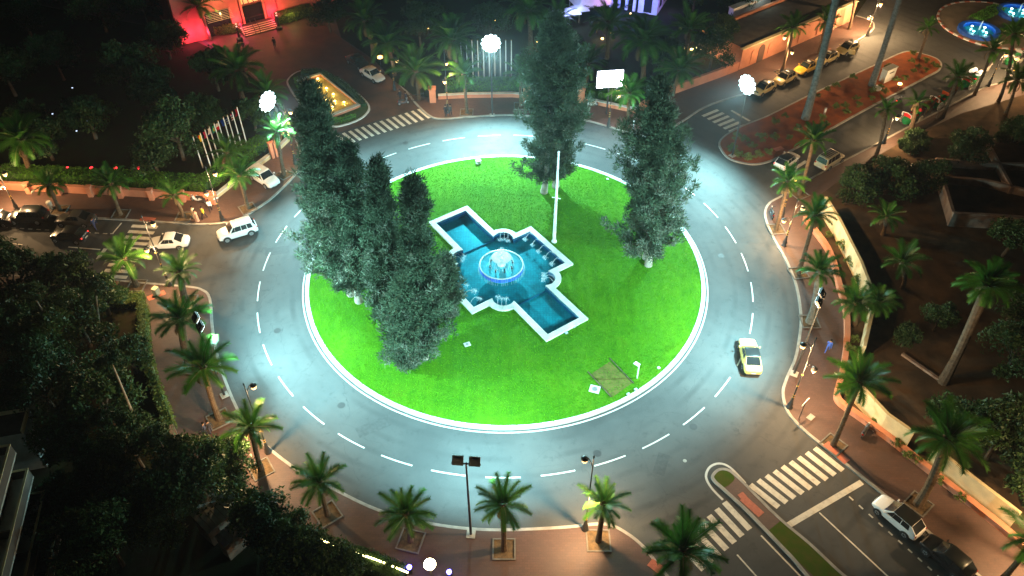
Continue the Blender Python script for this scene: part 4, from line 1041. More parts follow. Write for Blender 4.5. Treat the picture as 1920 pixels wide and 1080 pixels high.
# ================================================================== LAMPS
WARM = (1.0, 0.62, 0.30)
def quad_scroll(s, z, reach):
    """scrolled arm in the xz plane, s = side"""
    pts = [(0, 0, z - 0.55), (s * reach * .25, 0, z - 0.1), (s * reach * .55, 0, z + 0.18), (s * reach * .85, 0, z + 0.16), (s * reach, 0, z - 0.02)]
    curl = [(s * reach * (.45 + .2 * math.cos(a)), 0, z - 0.12 + .16 * math.sin(a)) for a in [i * 0.7 for i in range(8)]]
    return pts, curl
def lantern(parent, loc, watts, lit='lamp_warm'):
    l = MB().lathe([(0.05, 0.02), (0.26, -0.10), (0.30, -0.16), (0.24, -0.17)], 8).build('lantern', M['iron'], parent, None, loc)
    MB().lathe([(0.04, 0.12), (0.06, 0.06), (0.03, 0.0)], 6).build('cap', M['iron'], l)
    MB().lathe([(0.22, -0.17), (0.25, -0.28), (0.20, -0.48), (0.08, -0.58), (0.0, -0.60)], 10, cap=False).build('glass', M[lit], l, 60)
    if watts: lamp_point(l, (0, 0, -0.74), watts * 2.0, WARM, 0.12)
    return l
def street_lamp(base_px, top_px, label, az=0.0, watts=(420, 420), arms=(0.93, 0.60), z0=0.12, reach=0.75, group='scrolled iron street lamps', h=None):
    b = G(*base_px, z0)
    if h is None: _, zt = up_from(b, top_px); h = zt - z0
    o = thing('street_lamp', label, 'street lamp', b, az, group)
    MB().lathe([(0.30, 0), (0.30, 0.10), (0.22, 0.18), (0.24, 0.55), (0.16, 0.75), (0.12, 1.25), (0.09, 1.45)], 10).build('base', M['iron'], o, 50)
    MB().tube([(0, 0, 1.4), (0, 0, h * .5), (0, 0, h)], [0.075, 0.06, 0.04], 8).build('pole', M['iron'], o, 60)
    for z in (1.45, 1.75, h * .33, h * .5): MB().lathe([(0.085, 0), (0.115, 0.05), (0.085, 0.1)], 10, (0, 0, z)).build('gilt_collar', M['brass'], o)
    MB().lathe([(0.05, 0), (0.09, 0.08), (0.03, 0.2), (0.0, 0.34)], 8, (0, 0, h)).build('finial', M['iron'], o)
    for k, fr in enumerate(arms):
        s = 1 if k == 0 else -1; z = h * fr
        pts, curl = quad_scroll(s, z, reach)
        MB().tube(pts, 0.032, 5).tube(curl, 0.022, 5).build('scroll_arm', M['iron'], o)
        lantern(o, (s * reach, 0, z - 0.03), watts[k])
    return o
street_lamp((417, 413), (389, 316), 'street lamp by the slanting wall and white off-roader', 0.3, (900, 900))
street_lamp((32, 392), (0, 316), 'street lamp at the left edge of the western pavement', 0.0, (900, 900))
street_lamp((318, 535), (288, 408), 'street lamp in front of the white saloon at the western zebra', 0.3, (1100, 1100))
street_lamp((503, 848), (456, 722), 'street lamp with a curled arm at the lower left kerb', 1.03, (400, 1800), arms=(0.93, 0.53))
street_lamp((1097, 992), (1116, 858), 'street lamp beside the glowing yellow palm at the bottom', 2.4, (350, 2800), arms=(0.93, 0.55))
street_lamp((1480, 764), (1529, 636), 'double street lamp by the south-east kerb bend', 2.6, (1700, 1900), arms=(0.90, 0.66))
street_lamp((1470, 460), (1493, 378), 'street lamp at the eastern kerb under the leaning palm', -0.3, (750, 800))
street_lamp((1466, 405), (1489, 338), 'street lamp hidden behind the yellow-green palm at the eastern bend', 0.9, (400, 1700), h=7.0, arms=(0.72, 0.95))
street_lamp((554, 306), (541, 198), 'street lamp right of the left floodlight, by the wall end', 0.1, (450, 500))
street_lamp((840, 211), (838, 95), 'street lamp on the far pavement left of the tall floodlight', 1.4, (600, 600), arms=(0.80, 0.60))
street_lamp((1141, 237), (1149, 158), 'street lamp standing in front of the bright billboard', 0.2, (260, 0), arms=(0.9,), h=6.2)
street_lamp((1465, 136), (1474, 62), 'street lamp lighting the pink arched wall behind the taxis', 2.8, (950, 500), z0=0.12)
street_lamp((1657, 268), (1677, 215), 'dark street lamp post before the carriages', 0.4, (1100, 0), arms=(0.93,))
street_lamp((1853, 161), (1882, 96), 'thin dark lamp post right of the wagon with white lamps', 0.4, (1100, 0), arms=(0.93,))
street_lamp((1626, 66), (1647, 0), 'thin lamp post at the far tip of the pink wall pavement', 0.4, (3000, 1500))
street_lamp((740, 168), (738, 100), 'dim street lamp beside the hotel drive', 0.4, (160, 0), arms=(0.93,), h=5)
street_lamp((1893, 150), (1906, 72), 'assumed street lamp added beside the white-yellow lit palm at the right edge', 0.4, (1400, 500))  # unseen lamp, assumed from the lit palm and added to light the plaza
street_lamp((1952, 1078), (2005, 950), 'assumed unseen street lamp added just past the lower right corner on the east pavement', 2.4, (2200, 2200), h=9.2)  # added lamp out of view, assumed from the lit paving it brightens
# tall lamp whose lantern burns at the bottom edge of the view
bl = Vector((-4.64, -38.43, 0.12))
t = thing('street_lamp', 'star-bright warm lamp head at the bottom edge, left of the middle', 'street lamp', bl, 0.4)
MB().lathe([(0.28, 0), (0.26, 0.4), (0.12, 1.2)], 10).build('base', M['iron'], t)
MB().tube([(0, 0, 1.1), (0, 0, 9.0)], [0.08, 0.05], 8).build('pole', M['iron'], t)
MB().lathe([(0.34, 0.0), (0.40, 0.16), (0.32, 0.36), (0.0, 0.42)], 12, (0, 0, 8.86)).build('globe', glow('bright_lamp_globe', (1.0, 0.78, 0.42), 60), t, 60)
lamp_point(t, (0, 0, 8.6), 1100, (1.0, 0.72, 0.36), 0.3)

# ---- floodlight masts round the ring
FLOOD = (0.46, 0.95, 1.0)
def flood_mast(base_px, top_px, label, watts, z0=0.12, aim_r=7.0, h=None, size=0.8, col=FLOOD, spread=146, rows=1):
    b = G(*base_px, z0)
    if h is None: _, zt = up_from(b, top_px); h = zt - z0
    d = Vector((-b.x, -b.y)).normalized(); az = math.atan2(d.y, d.x)
    o = thing('floodlight_mast', label, 'floodlight', b, az, 'floodlight masts round the ring')
    MB().lathe([(0.28, 0), (0.28, 0.06), (0.12, 0.10)], 12).box((0, 0, .03), (.7, .7, .06)).build('base', M['grey_wall'], o)
    MB().tube([(0, 0, 0.05), (0, 0, h * .5), (0, 0, h)], [0.11, 0.09, 0.065], 10).build('pole', M['iron'], o, 60)
    MB().box((0, 0, h - 0.1), (0.08, 2 * size + 0.5, 0.10)).build('crossbar', M['iron'], o)
    tilt = math.radians(38 if rows == 1 else 14)
    for s in (-1, 1):
        if rows == 2: break
        for row in range(rows):
            fh = MB().box((0, 0, 0), (0.22, size, size * .9)).build('flood_head', M['iron'], o, None, (0.16, s * (size / 2 + 0.2), h + 0.05), (0, tilt, 0))
            MB().box((0.13, 0, 0), (0.03, size * .92, size * .82)).build('lens', M['lamp_flood'], fh)
            MB().box((-0.16, 0, 0), (0.12, size * .5, size * .4)).build('control_box', M['iron'], fh)
    if rows == 2:   # heads added beyond the twin lamps, shaped as their round glare
        for k in range(19):
            a = k * PI / 3 if k < 6 else k * PI / 6; rr_ = size * .40 if k < 6 else (size * .76 if k < 18 else 0.0)
            fh = MB().lathe([(size * .06, -0.30), (size * .18, -0.16), (size * .20, 0.0)], 10).build('flood_head', M['iron'], o, None, (0.22, rr_ * math.cos(a), h + 0.3 + rr_ * math.sin(a)), (0, math.radians(90) + tilt, 0))
            MB().lathe([(size * .195, 0.0), (size * .19, 0.04), (0.0, 0.07)], 10).build('lens', M['lamp_flood'], fh, 60)
    l = bpy.data.lights.new('flood_light', 'SPOT'); l.energy = watts; l.color = col; l.spot_size = math.radians(spread); l.spot_blend = 0.9
    l.shadow_soft_size = 0.35
    lo = bpy.data.objects.new('flood_light', l); link(lo, o); lo.location = (0.55, 0, h - 0.25)
    dist = b.xy.length - aim_r
    v = Vector((dist, 0, -h)); lo.rotation_euler = v.to_track_quat('-Z', 'Y').to_euler()
    return o
FW = 65000
flood_mast((531, 322), (500, 206), 'floodlight glaring above the left palm at the wall end', FW, h=9.6, size=1.32, rows=2)
flood_mast((923, 216), (924, 84), 'floodlight glaring high over the far pavement and bare poles', FW * 1.7, size=1.32, rows=2)
flood_mast((1373, 292), (1394, 162), 'floodlight glaring at the tip of the red median', FW * 1.1, z0=0.13, size=1.32, rows=2)
flood_mast((1489, 701), (1541, 560), 'floodlight mast seen from behind on the east pavement', FW * 1.0)
flood_mast((883, 1002), (876, 868), 'twin floodlight mast seen from behind at the bottom kerb', FW * 1.0)
flood_mast((421, 741), (366, 606), 'twin floodlight mast seen from behind at the left kerb', FW * 1.15)
# lit billboard
bb = thing('lit_billboard', 'glaring white lit billboard on a post before the far hedge', 'billboard', G(1137, 214, 0.12), 0.12)
MB().tube([(0, 0, 0), (0, 0, 4.2)], 0.11, 10).build('post', M['iron'], bb)
MB().box((0, 0, 5.35), (3.6, 0.30, 2.55)).build('cabinet', M['iron'], bb)
MB().box((0, -0.165, 5.35), (3.4, 0.03, 2.35)).build('screen', M['screen'], bb)
l = bpy.data.lights.new('billboard_light', 'AREA'); l.shape = 'RECTANGLE'; l.size = 3.3; l.size_y = 2.3; l.energy = 4500; l.color = (0.70, 0.78, 1.0)
lo = bpy.data.objects.new('billboard_light', l); link(lo, bb); lo.location = (0, -0.25, 5.35); lo.rotation_euler = (math.radians(90), 0, 0)

# ---- small garden lamps
def garden_lamp(px, label, watts, col, m='lamp_warm', h=0.9, z0=0.135, r=0.16, name='garden_lamp'):
    o = thing(name, label, 'garden lamp', G(*px, z0), 0, 'small garden lamps')
    MB().lathe([(0.14, 0), (0.05, 0.08), (0.045, h)], 8).build('post', M['iron'], o)
    MB().lathe([(0.06, h), (r, h + .08), (r * .95, h + .25), (0.0, h + .33)], 10).build('globe', M[m], o, 60)
    lamp_point(o, (0, 0, h + 0.55), watts, col, 0.12)
    return o
GOLD = (1.0, 0.75, 0.3)
garden_lamp((715, 128), 'orange glowing lantern among the palms by the hotel cars', 160, (1.0, 0.45, 0.10), h=1.6, r=0.42)
garden_lamp((630, 36), 'reddish lamp at the back of the hotel court', 60, (1.0, 0.25, 0.08), h=1.2, r=0.25)
garden_lamp((1009, 86), 'white-gold lamp under the huge drooping palm', 150, GOLD, h=0.5, r=0.24)
garden_lamp((1059, 69), 'single warm lamp behind the far cypress tip', 30, WARM, h=0.8, r=0.18)
garden_lamp((1129, 78), 'left uplight at the foot of the warm uplit palm', 130, GOLD, h=0.3, r=0.22)
garden_lamp((1147, 70), 'right yellow uplight at the foot of the warm uplit palm', 110, GOLD, h=0.5, r=0.26)
garden_lamp((1284, 98), 'white uplight left of the palm with upright fronds', 120, (1.0, .85, .6), h=0.3, r=0.22)
garden_lamp((1296, 98), 'white uplight right of the palm with upright fronds', 120, (1.0, .85, .6), h=0.3, r=0.22)
garden_lamp((1308, 104), 'big yellow lamp beside the palm with upright fronds', 200, (1.0, 0.75, 0.08), 'lamp_gold', h=1.0, r=0.42)
garden_lamp((927, 52), 'yellow lamp behind the tall far floodlight', 90, GOLD, h=1.0, r=0.22)
garden_lamp((818, 54), 'warm lamp in the garden left of the far flagpoles', 50, WARM, h=0.8, r=0.22)
garden_lamp((804, 63), 'second warm lamp in the garden, nearer the palm crowns', 35, WARM, h=0.6, r=0.16)
garden_lamp((1334, 118), 'warm lamp inside the low wall of the north-east road', 60, WARM, h=1.0, r=0.2)
garden_lamp((1181, 36), 'orange table lamp on the restaurant terrace, left one', 20, WARM, h=0.8, r=0.16)
garden_lamp((1197, 47), 'orange table lamp on the restaurant terrace, right one', 20, WARM, h=0.8, r=0.16)
garden_lamp((1038, 36), 'orange lamp left of the restaurant parasols', 20, WARM, h=0.8, r=0.16)
garden_lamp((1683, 169), 'bright warm globe lamp standing on the red median', 320, (1.0, 0.7, 0.4), h=0.8, r=0.30)
for i, x in enumerate((128, 173, 218, 262)):
    o = thing('red_ground_light', 'red ground light in the dark garden, %s of four from the left' % ('first', 'second', 'third', 'fourth')[i], 'ground light', G(x, 319, 0.135), 0, 'row of red ground lights')
    MB().lathe([(0.20, 0), (0.20, 0.25)], 10).build('housing', M['iron'], o)
    MB().lathe([(0.19, 0.25), (0.22, 0.36), (0.0, 0.45)], 10).build('lens', M['lamp_red'], o, 60)
for i, (x, y) in enumerate(((100, 217), (165, 231), (145, 249), (77, 211), (137, 168))):  # small lamps added to stand in for glints off parked cars
    o = thing('car_glint_light', 'tiny added bluish-white light for a parked-car glint in the north-west garden, %s' % ('upper left', 'rightmost', 'lowest', 'leftmost', 'topmost')[i], 'ground light', G(x, y, 0.135), 0, 'added glint lights')
    MB().lathe([(0.10, 0), (0.10, 0.25)], 8).build('housing', M['iron'], o)
    MB().lathe([(0.10, 0.25), (0.12, 0.31), (0.0, 0.36)], 8).build('lens', glow('pale_blue_glint', (0.6, 0.75, 1.0), 1.6), o, 60)
for px, lab, w in (((769, 1073), 'blue lamp box left of the star-bright lamp', 60), ((843, 1082), 'violet-blue lamp right of the star-bright lamp', 25)):
    o = thing('blue_lamp', lab, 'lamp', G(*px, 0.12), 0.3)
    MB().box((0, 0, 0.35), (0.3, 0.3, 0.7)).build('housing', M['iron'], o)
    MB().lathe([(0.17, 0.7), (0.20, 0.85), (0.0, 0.98)], 10).build('lens', M['lamp_blue'], o, 60)
    lamp_point(o, (0, 0, 1.25), w, (0.15, 0.1, 1.0), 0.15)
sl = thing('string_lights', 'string of small yellow lights along the dark hedge at the bottom', 'string lights')
lp = smooth_poly(pxl([(604, 1014), (650, 1033), (705, 1051), (762, 1074)], 1.3), 8)
MB().tube([(p.x, p.y, 1.42) for p in lp], 0.012, 4).build('cable', M['plastic'], sl)
for i, p in enumerate(lp):
    if i % 7 == 5: continue
    MB().box((0, 0, 0), (random.choice((0.12, 0.3, 0.34)), 0.10, 0.10)).build('bulb', M['lamp_spark'], sl, None, (p.x, p.y, 1.44), (0, 0, -0.4))

# ================================================================== WALLS, BUILDINGS, POOLS
def wall_px(name, px, h, w, m, label, cat='wall', z0=0.12, side=1, cap=None, posts=None, k=1, post_h=None):
    line = smooth_poly(pxl(px), k) if k > 1 else [Vector(p) for p in pxl(px)]
    o = thing(name, label, cat)
    MB().ribbon(line, offset(line, w * side), z0 - 0.1, z0 + h).build('wall', M[m], o)
    if cap:
        MB().ribbon(offset(line, -0.05 * side), offset(line, (w + 0.05) * side), z0 + h + 0.002, z0 + h + 0.09).build('capping', M[cap], o)
    if posts:
        for p in posts:
            q = G(*p, z0)
            MB().box((0, 0, (post_h or h + .4) / 2), (0.55, 0.55, post_h or h + .4)).box((0, 0, (post_h or h + .4) + .05), (0.66, 0.66, 0.10)).build('pier', M[m], o, None, q, (0, 0, 0.05))
    return o
wall_px('garden_wall', [(-60, 352), (0, 357), (215, 368), (395, 380)], 0.95, 0.35, 'pink', 'long pink garden wall with piers along the western pavement', cap='pink', posts=[(56, 361.5), (112, 364.5), (172, 367.5), (228, 370), (286, 373.5), (345, 377)], post_h=1.35)
wall_px('garden_wall', [(402, 379), (437, 351), (512, 296), (546, 264)], 0.45, 0.4, 'cream', 'low pale slanting wall below the bright hedge, left of the ring', cap='coping')
o = wall_px('garden_wall_end', [(386, 384), (404, 386)], 1.35, 0.9, 'pink', 'square pink pier with a green-white plaque at the wall corner', 'pier')
MB().box((0, 0, 0), (0.6, 0.05, 0.4)).build('plaque', M['white_metal'], o, None, G(402, 384, 0.12) + Vector((0.45, -0.1, 1.0)), (0.6, 0, 0.6))
for s in (0, 1):
    q = G(512 + 8 * s, 296 - 3 * s, 0.12)
    t = thing('gate_pier', 'slim pink pier at the end of the slanting wall, %s one' % ('left', 'right')[s], 'pier', q, 0.8)
    MB().box((0, 0, 1.1), (0.42, 0.42, 2.2)).box((0, 0, 2.25), (0.52, 0.52, 0.10)).build('shaft', M['pink'], t)
wall_px('garden_wall', [(822, 188), (880, 185), (960, 184), (990, 186)], 0.55, 0.4, 'pink', 'low pink wall below the far hedge and bare poles', cap='coping')
for (x, y), lab in (((812, 190), 'stout pink gate pier at the hotel entrance'), ((987, 188), 'pink pier with a lit niche beside the far cypress pair'), ((1089, 190), 'pink pier left of the billboard hedge')):
    t = thing('gate_pier', lab, 'pier', G(x, y, 0.12), 0.05)
    MB().box((0, 0, 1.0), (0.85, 0.85, 2.0)).build('shaft', M['pink'], t)
    MB().box((0, 0, 2.05), (1.05, 1.05, 0.10)).box((0, 0, 2.15), (0.8, 0.8, 0.10)).build('cap', M['pink'], t)
wall_px('garden_wall', [(1094, 193), (1140, 203), (1192, 214)], 0.55, 0.4, 'pink', 'low pink wall below the billboard hedge', cap='coping')
wall_px('garden_wall', [(1200, 213), (1255, 181), (1350, 147), (1383, 134)], 1.25, 0.35, 'pink', 'pink wall climbing beside the north-east road', cap='pink')
gt = thing('entrance_gate', 'dark iron gate leaf at the hotel entrance', 'gate', G(780, 190, 0.13), 0.25)
MB().box((0, 0, 1.05), (2.4, 0.05, 0.06)).box((0, 0, 0.15), (2.4, 0.05, 0.06)).build('rails', M['iron'], gt)
for i in range(11): MB().tube([(-1.15 + i * .23, 0, 0.1), (-1.15 + i * .23, 0, 1.25)], 0.018, 5).build('bar', M['iron'], gt)

LOWE = [(1504, 415), (1525, 442), (1545, 470), (1558, 502), (1567, 540), (1577, 575), (1581, 605), (1580, 652), (1572, 702), (1562, 740), (1565, 757), (1582, 772), (1615, 795), (1665, 832), (1715, 872), (1765, 912), (1875, 1000), (1940, 1056)]
wall_px('low_wall', LOWE, 0.55, 0.42, 'pink', 'winding low orange-pink wall along the east pavement', cap='pink', k=3)
wall_px('cream_wall', [(1536, 400), (1560, 440), (1600, 522), (1625, 590), (1604, 680)], 2.3, 0.30, 'cream', 'tall cream wall north of the gap, behind the winding low wall')
wall_px('cream_wall', [(1600, 757), (1647, 809), (1695, 843)], 2.3, 0.30, 'cream', 'tall cream wall panel behind the leaning palm')
wall_px('cream_wall', [(1733, 871), (1800, 925), (1888, 994)], 2.3, 0.30, 'cream', 'tall cream wall panel behind the parked white hatchback')
wall_px('boundary_wall', [(277, 577), (279, 620), (283, 660), (299, 722), (331, 808), (352, 850)], 0.9, 0.55, 'ruin', 'curving brown boundary wall at the left of the south pavement', k=4, side=-1)
hedge([(281, 580), (286, 660), (302, 722), (334, 806)], 0.8, 1.35, 'brownish clipped hedge along the curving boundary wall', m='shrub', side=-1, dens=70)
wall_px('pier_stub', [(288, 556), (296, 558)], 0.9, 0.6, 'cream', 'small pale pier at the head of the boundary wall', 'pier')
wall_px('retaining_edge', [(1688, 668), (1766, 722)], 0.25, 0.3, 'ruin', 'short brown retaining edge in the east garden')
for px, h, lab in (([(1748, 328), (1762, 375), (1776, 425)], 1.6, 'ruined wall running down to the corner in the dark east garden'), ([(1776, 426), (1850, 430), (1930, 436)], 1.9, 'ruined wall with broken holes facing the road'),
                   ([(1750, 312), (1830, 320), (1925, 322)], 1.0, 'faint ruined cross wall, farther one'), ([(1756, 346), (1840, 352), (1925, 372)], 1.0, 'faint ruined cross wall, nearer one'), ([(1845, 282), (1870, 330), (1888, 365)], 1.0, 'faint ruined dividing wall at the right')):
    wall_px('ruined_wall', px, h, 0.35, 'ruin', lab)

# ---- red-lit hotel front
ang = math.atan2(61.39 - 52.66, -34.06 + 47.02)
ho = thing('hotel', 'red-lit hotel front with awning, arched window and steps, top left', 'building', (-47.02, 52.66, 0.0), ang)
MB().box((0.3, 0.2, 4.2), (1.4, 0.5, 8.4)).box((5.6, 0.2, 4.2), (1.5, 0.5, 8.4)).box((11.4, 0.2, 4.2), (1.7, 0.5, 8.4)).box((17.5, 0.2, 4.2), (10.2, 0.5, 8.4)).box((-1.9, 0.2, 4.2), (3.0, 0.5, 8.4)).build('wall', M['red_wall'], ho)
MB().box((2.95, 0.2, 6.2), (3.8, 0.46, 4.4)).box((8.5, 0.2, 7.6), (4.2, 0.46, 1.6)).build('upper_wall', M['red_wall'], ho)
MB().box((9.4, 6, 4.2), (25.6, 11, 8.3)).build('body', M['red_wall'], ho, None, (0, 0.6, 0))
MB().box((9.4, 6.2, 8.5), (26.2, 11.9, 0.2)).build('roof', M['roof'], ho)
MB().box((2.95, 0.40, 1.9), (3.7, 0.06, 3.8)).build('dark_opening', M['glass'], ho)
for i in range(7): MB().box((2.95, -0.15 - i * 0.24, 3.95 - i * 0.14), (4.1, 0.16, 0.05), rx=-0.45).build('awning_slat', M['cream'], ho)
MB().box((8.5, 0.30, 1.75), (3.5, 0.10, 3.4)).build('door', M['glass'], ho)
MB().box((6.72, 0.12, 3.6), (0.30, 0.5, 7.2)).box((10.28, 0.12, 3.6), (0.30, 0.5, 7.2)).build('door_jamb', M['pink'], ho)
arch = [(8.5 + 1.75 * math.cos(a), 5.1 + 1.6 * math.sin(a)) for a in [PI * i / 16 for i in range(17)]]
mb = MB(); ins_ = [(8.5 + 1.45 * math.cos(a), 5.1 + 1.3 * math.sin(a)) for a in [PI * i / 16 for i in range(17)]]
for (a, b), (c, d) in zip(zip(arch, arch[1:]), zip(ins_, ins_[1:])):
    mb.add([(a[0], -0.1, a[1]), (b[0], -0.1, b[1]), (d[0], -0.1, d[1]), (c[0], -0.1, c[1])], [(0, 1, 2, 3)])
mb.build('arch_moulding', M['pink'], ho)
MB().box((8.5, 0.33, 5.2), (3.1, 0.05, 2.8)).build('arched_window', glow('dim_gold_window', (1.0, 0.70, 0.30), 0.35), ho)
for i in range(4): MB().box((7.3 + i * .8, 0.26, 5.2), (0.12, 0.08, 2.8)).build('mullion', M['iron'], ho)
for i in range(5):
    so_ = MB().box((8.3, -1.15 - i * 0.36, (0.85 - i * 0.17) / 2), (5.4, 0.358, 0.85 - i * 0.17)).build('step', M['brown_court'], ho)
    MB().box((8.3, -1.17 - i * 0.36, 0.87 - i * 0.17), (5.44, 0.27, 0.035)).build('tread', M['cream'], so_)
MB().box((8.3, -0.47, 0.43), (5.4, 1.0, 0.86)).build('landing', M['brown_court'], ho)
for x in (5.7, 7.3, 8.1, 10.9): MB().tube([(x, -1.1, 0.85), (x, -1.1, 1.75), (x, -2.75, 1.0), (x, -2.8, 0.1)], 0.05, 6).build('handrail', M['iron'], ho)
for x in (-2.2, 0.6, 5.6, 11.4):
    lamp_point(ho, (x, -1.3, 1.6), 520, (1.0, 0.05, 0.17), 0.3)
lamp_point(ho, (2.9, -2.6, 5.0), 420, (1.0, 0.55, 0.30), 0.2)
lamp_point(ho, (8.5, -4.2, 5.0), 800, (1.0, 0.45, 0.18), 0.25)
lamp_point(ho, (4.2, -2.6, 1.9), 110, (1.0, 0.75, 0.25), 0.15)
lamp_point(ho, (13.5, -2.6, 1.9), 130, (1.0, 0.75, 0.25), 0.15)
for (x, y), lab in (((450, 76), 'left'), ((524, 55), 'right')):
    t = thing('lamp_column', 'dark bollard column with pale beads at the %s end of the hotel steps' % lab, 'column', G(x, y, 0.0), 0)
    MB().lathe([(0.5, 0), (0.5, 0.4), (0.2, 0.6), (0.15, 2.2)], 10).build('shaft', M['iron'], t)
    for i in range(5): MB().lathe([(0.02, 0), (0.15, 0.12), (0.02, 0.24)], 8, (0.0, 0, 0.9 + i * .42)).build('bead', glow('pale_bead', (1.0, 0.85, 0.7), 0.6), t)

# ---- blue-lit house and garden restaurant
bang = math.atan2(0.92, 0.39)
bh = thing('blue_house', 'white house with columns washed in blue light, top middle', 'building', (24.06, 60.61, 0.1), bang - PI / 2)
MB().box((-1.6, 5, 2.4), (3.2, 9.5, 4.8)).box((-6, 8, 2.4), (6, 5, 4.8)).build('wall', M['white_wall'], bh)
MB().box((-3.6, 4.6, 4.95), (8.2, 10.2, 0.3)).build('roof', M['roof'], bh)
for i in range(4): MB().box((-3.9 - i * 1.3, 0.5, 2.4), (0.42, 0.42, 4.8)).build('column', M['white_wall'], bh)
for i in range(3): MB().box((0.03, 2.0 + 2.6 * i, 2.0), (0.10, 1.2, 2.2)).build('window', M['glass'], bh)
MB().box((-1.6, 0.22, 1.6), (1.3, 0.10, 2.6)).build('door', M['glass'], bh)
lamp_point(bh, (-2.0, -2.4, 2.4), 900, (0.12, 0.18, 1.0), 0.3)
lamp_point(bh, (-6.0, -2.2, 2.4), 900, (0.05, 0.20, 1.0), 0.3)
lamp_point(bh, (1.8, 2.0, 1.6), 160, (0.35, 0.2, 1.0), 0.3)
def parasol(px, label, s=2.6, rz=0.3):
    o = thing('parasol', label, 'parasol', G(*px, 0.135), rz, 'restaurant parasols')
    MB().tube([(0, 0, 0), (0, 0, 2.6)], 0.04, 6).build('pole', M['steel'], o)
    h_ = s / 2
    MB().add([(-h_, -h_, 2.2), (h_, -h_, 2.2), (h_, h_, 2.2), (-h_, h_, 2.2), (0, 0, 2.75), (-h_, -h_, 2.05), (h_, -h_, 2.05), (h_, h_, 2.05), (-h_, h_, 2.05)], [(0, 1, 4), (1, 2, 4), (2, 3, 4), (3, 0, 4), (0, 5, 6, 1), (1, 6, 7, 2), (2, 7, 8, 3), (3, 8, 5, 0)]).build('canopy', M['white_wall'], o)
parasol((1046, 50), 'white parasol at the left of the restaurant terrace'); parasol((1068, 46), 'white parasol in the middle of the terrace', 2.8); parasol((1086, 40), 'pale parasol near the restaurant tent', 2.4)
tn = thing('restaurant_tent', 'pale violet-lit tent roof behind the parasols', 'tent', G(1108, 28, 0.135), 0.35)
MB().add([(-3.2, -2, 2.2), (3.2, -2, 2.2), (3.2, 2, 2.2), (-3.2, 2, 2.2), (-1.5, 0, 3.6), (1.5, 0, 3.6)], [(0, 1, 5, 4), (2, 3, 4, 5), (1, 2, 5), (3, 0, 4)]).build('canopy', M['white_wall'], tn)
for x in (-3, 3):
    for y in (-1.9, 1.9): MB().tube([(x, y, 0), (x, y, 2.2)], 0.05, 6).build('pole', M['steel'], tn)
lamp_point(tn, (-4.5, -3.5, 4.2), 1100, (0.35, 0.45, 1.0), 0.3)
lamp_point(tn, (2.0, -3.0, 4.4), 450, (0.8, 0.35, 0.9), 0.3)

# ---- long pink building of the north-east road
A = Vector((33.86, 42.98)); B = Vector((55.35, 59.08)); L = (B - A).length
pb = thing('arcaded_building', 'long pink building wall with arched door and blind arches behind the taxis', 'building', (A.x, A.y, 0.1), math.atan2(B.y - A.y, B.x - A.x))
MB().box((L / 2, 0.2, 1.6), (L, 0.4, 3.2)).box((0.2, 4.0, 1.6), (0.4, 7.2, 3.2)).box((L - .2, 4.0, 1.6), (0.4, 7.2, 3.2)).box((L / 2, 7.8, 1.6), (L, 0.4, 3.2)).build('wall', M['pink'], pb)
MB().box((L / 2, 4.0, 2.7), (L - 0.9, 7.1, 0.2)).build('roof', M['roof'], pb)
MB().box((L / 2, 0.16, 3.26), (L + .1, 0.55, 0.12)).build('cornice', M['cream'], pb)
def arch_panel(x, w, h, m, name, y=-0.03, dep=0.08):
    pts = [(-w / 2, 0.0), (w / 2, 0.0)] + [(w / 2 * math.cos(a), h - w / 2 + w / 2 * math.sin(a) * 1.25) for a in [PI * i / 10 for i in range(11)]]
    mb = MB(); n_ = len(pts)
    mb.add([(x + p[0], y, p[1]) for p in pts] + [(x + p[0], y - dep, p[1]) for p in pts], [tuple(range(n_)), tuple(reversed(range(n_, 2 * n_)))] + [(i, (i + 1) % n_, n_ + (i + 1) % n_, n_ + i) for i in range(n_)])
    return mb.build(name, M[m], pb)
for x in (2.6, 6.4, 13.5, 18.0, 22.5):
    arch_panel(x, 0.9, 2.1, 'pink', 'blind_arch').location.z = 0.35
arch_panel(4.4, 1.35, 2.6, 'brown_court', 'arched_door', dep=0.06)
arch_panel(11.0, 1.1, 2.2, 'brown_court', 'arched_door', dep=0.06)
wl_ = thing('white_ledge', 'white lit ledge on the roofs behind the pink building', 'ledge', G(1400, 40, 0.1), math.atan2(B.y - A.y, B.x - A.x))
MB().box((0, 0, 1.7), (9.0, 0.9, 3.4)).build('wall', M['white_wall'], wl_)
MB().box((0, 0, 3.48), (9.2, 1.1, 0.12)).build('capping', M['white_metal'], wl_)
lamp_point(wl_, (1.5, -1.2, 4.6), 160, (0.75, 1.0, 0.9), 0.2)

# ---- balcony house at the lower left edge
bx = thing('balcony_house', 'dark apartment house with cream balcony edges at the lower left', 'building', (-34.55, -30.7, 0.1), math.atan2(-7.96, 1.8))
MB().box((9, -6.6, 6.4), (19, 10.4, 12.8)).build('wall', M['grey_wall'], bx)
for i in range(4):
    z = 2.0 + 3 * i
    MB().box((9, -0.70, z - 0.95), (18.4, 1.4, 0.16)).build('balcony_slab', M['grey_wall'], bx)
    pp = MB().box((9, -0.06, z - 0.42), (18.4, 0.10, 0.88)).box((-0.16, -0.72, z - 0.42), (0.10, 1.3, 0.88)).build('parapet', M['roof'], bx)
    MB().box((9, -0.06, z + 0.05), (18.5, 0.16, 0.06)).box((-0.16, -0.80, z + 0.05), (0.16, 1.3, 0.06)).build('rail_cap', M['cream'], pp)
    for j in range(3): MB().box((-0.2 + 5.4 * j + 5, -0.68, z - 0.42), (0.10, 1.2, 0.86)).build('partition', M['roof'], bx)
    for j in range(5): MB().box((2 + 3.4 * j, -1.38, z + 0.3), (1.6, 0.06, 2.0)).build('window', M['glass'], bx)
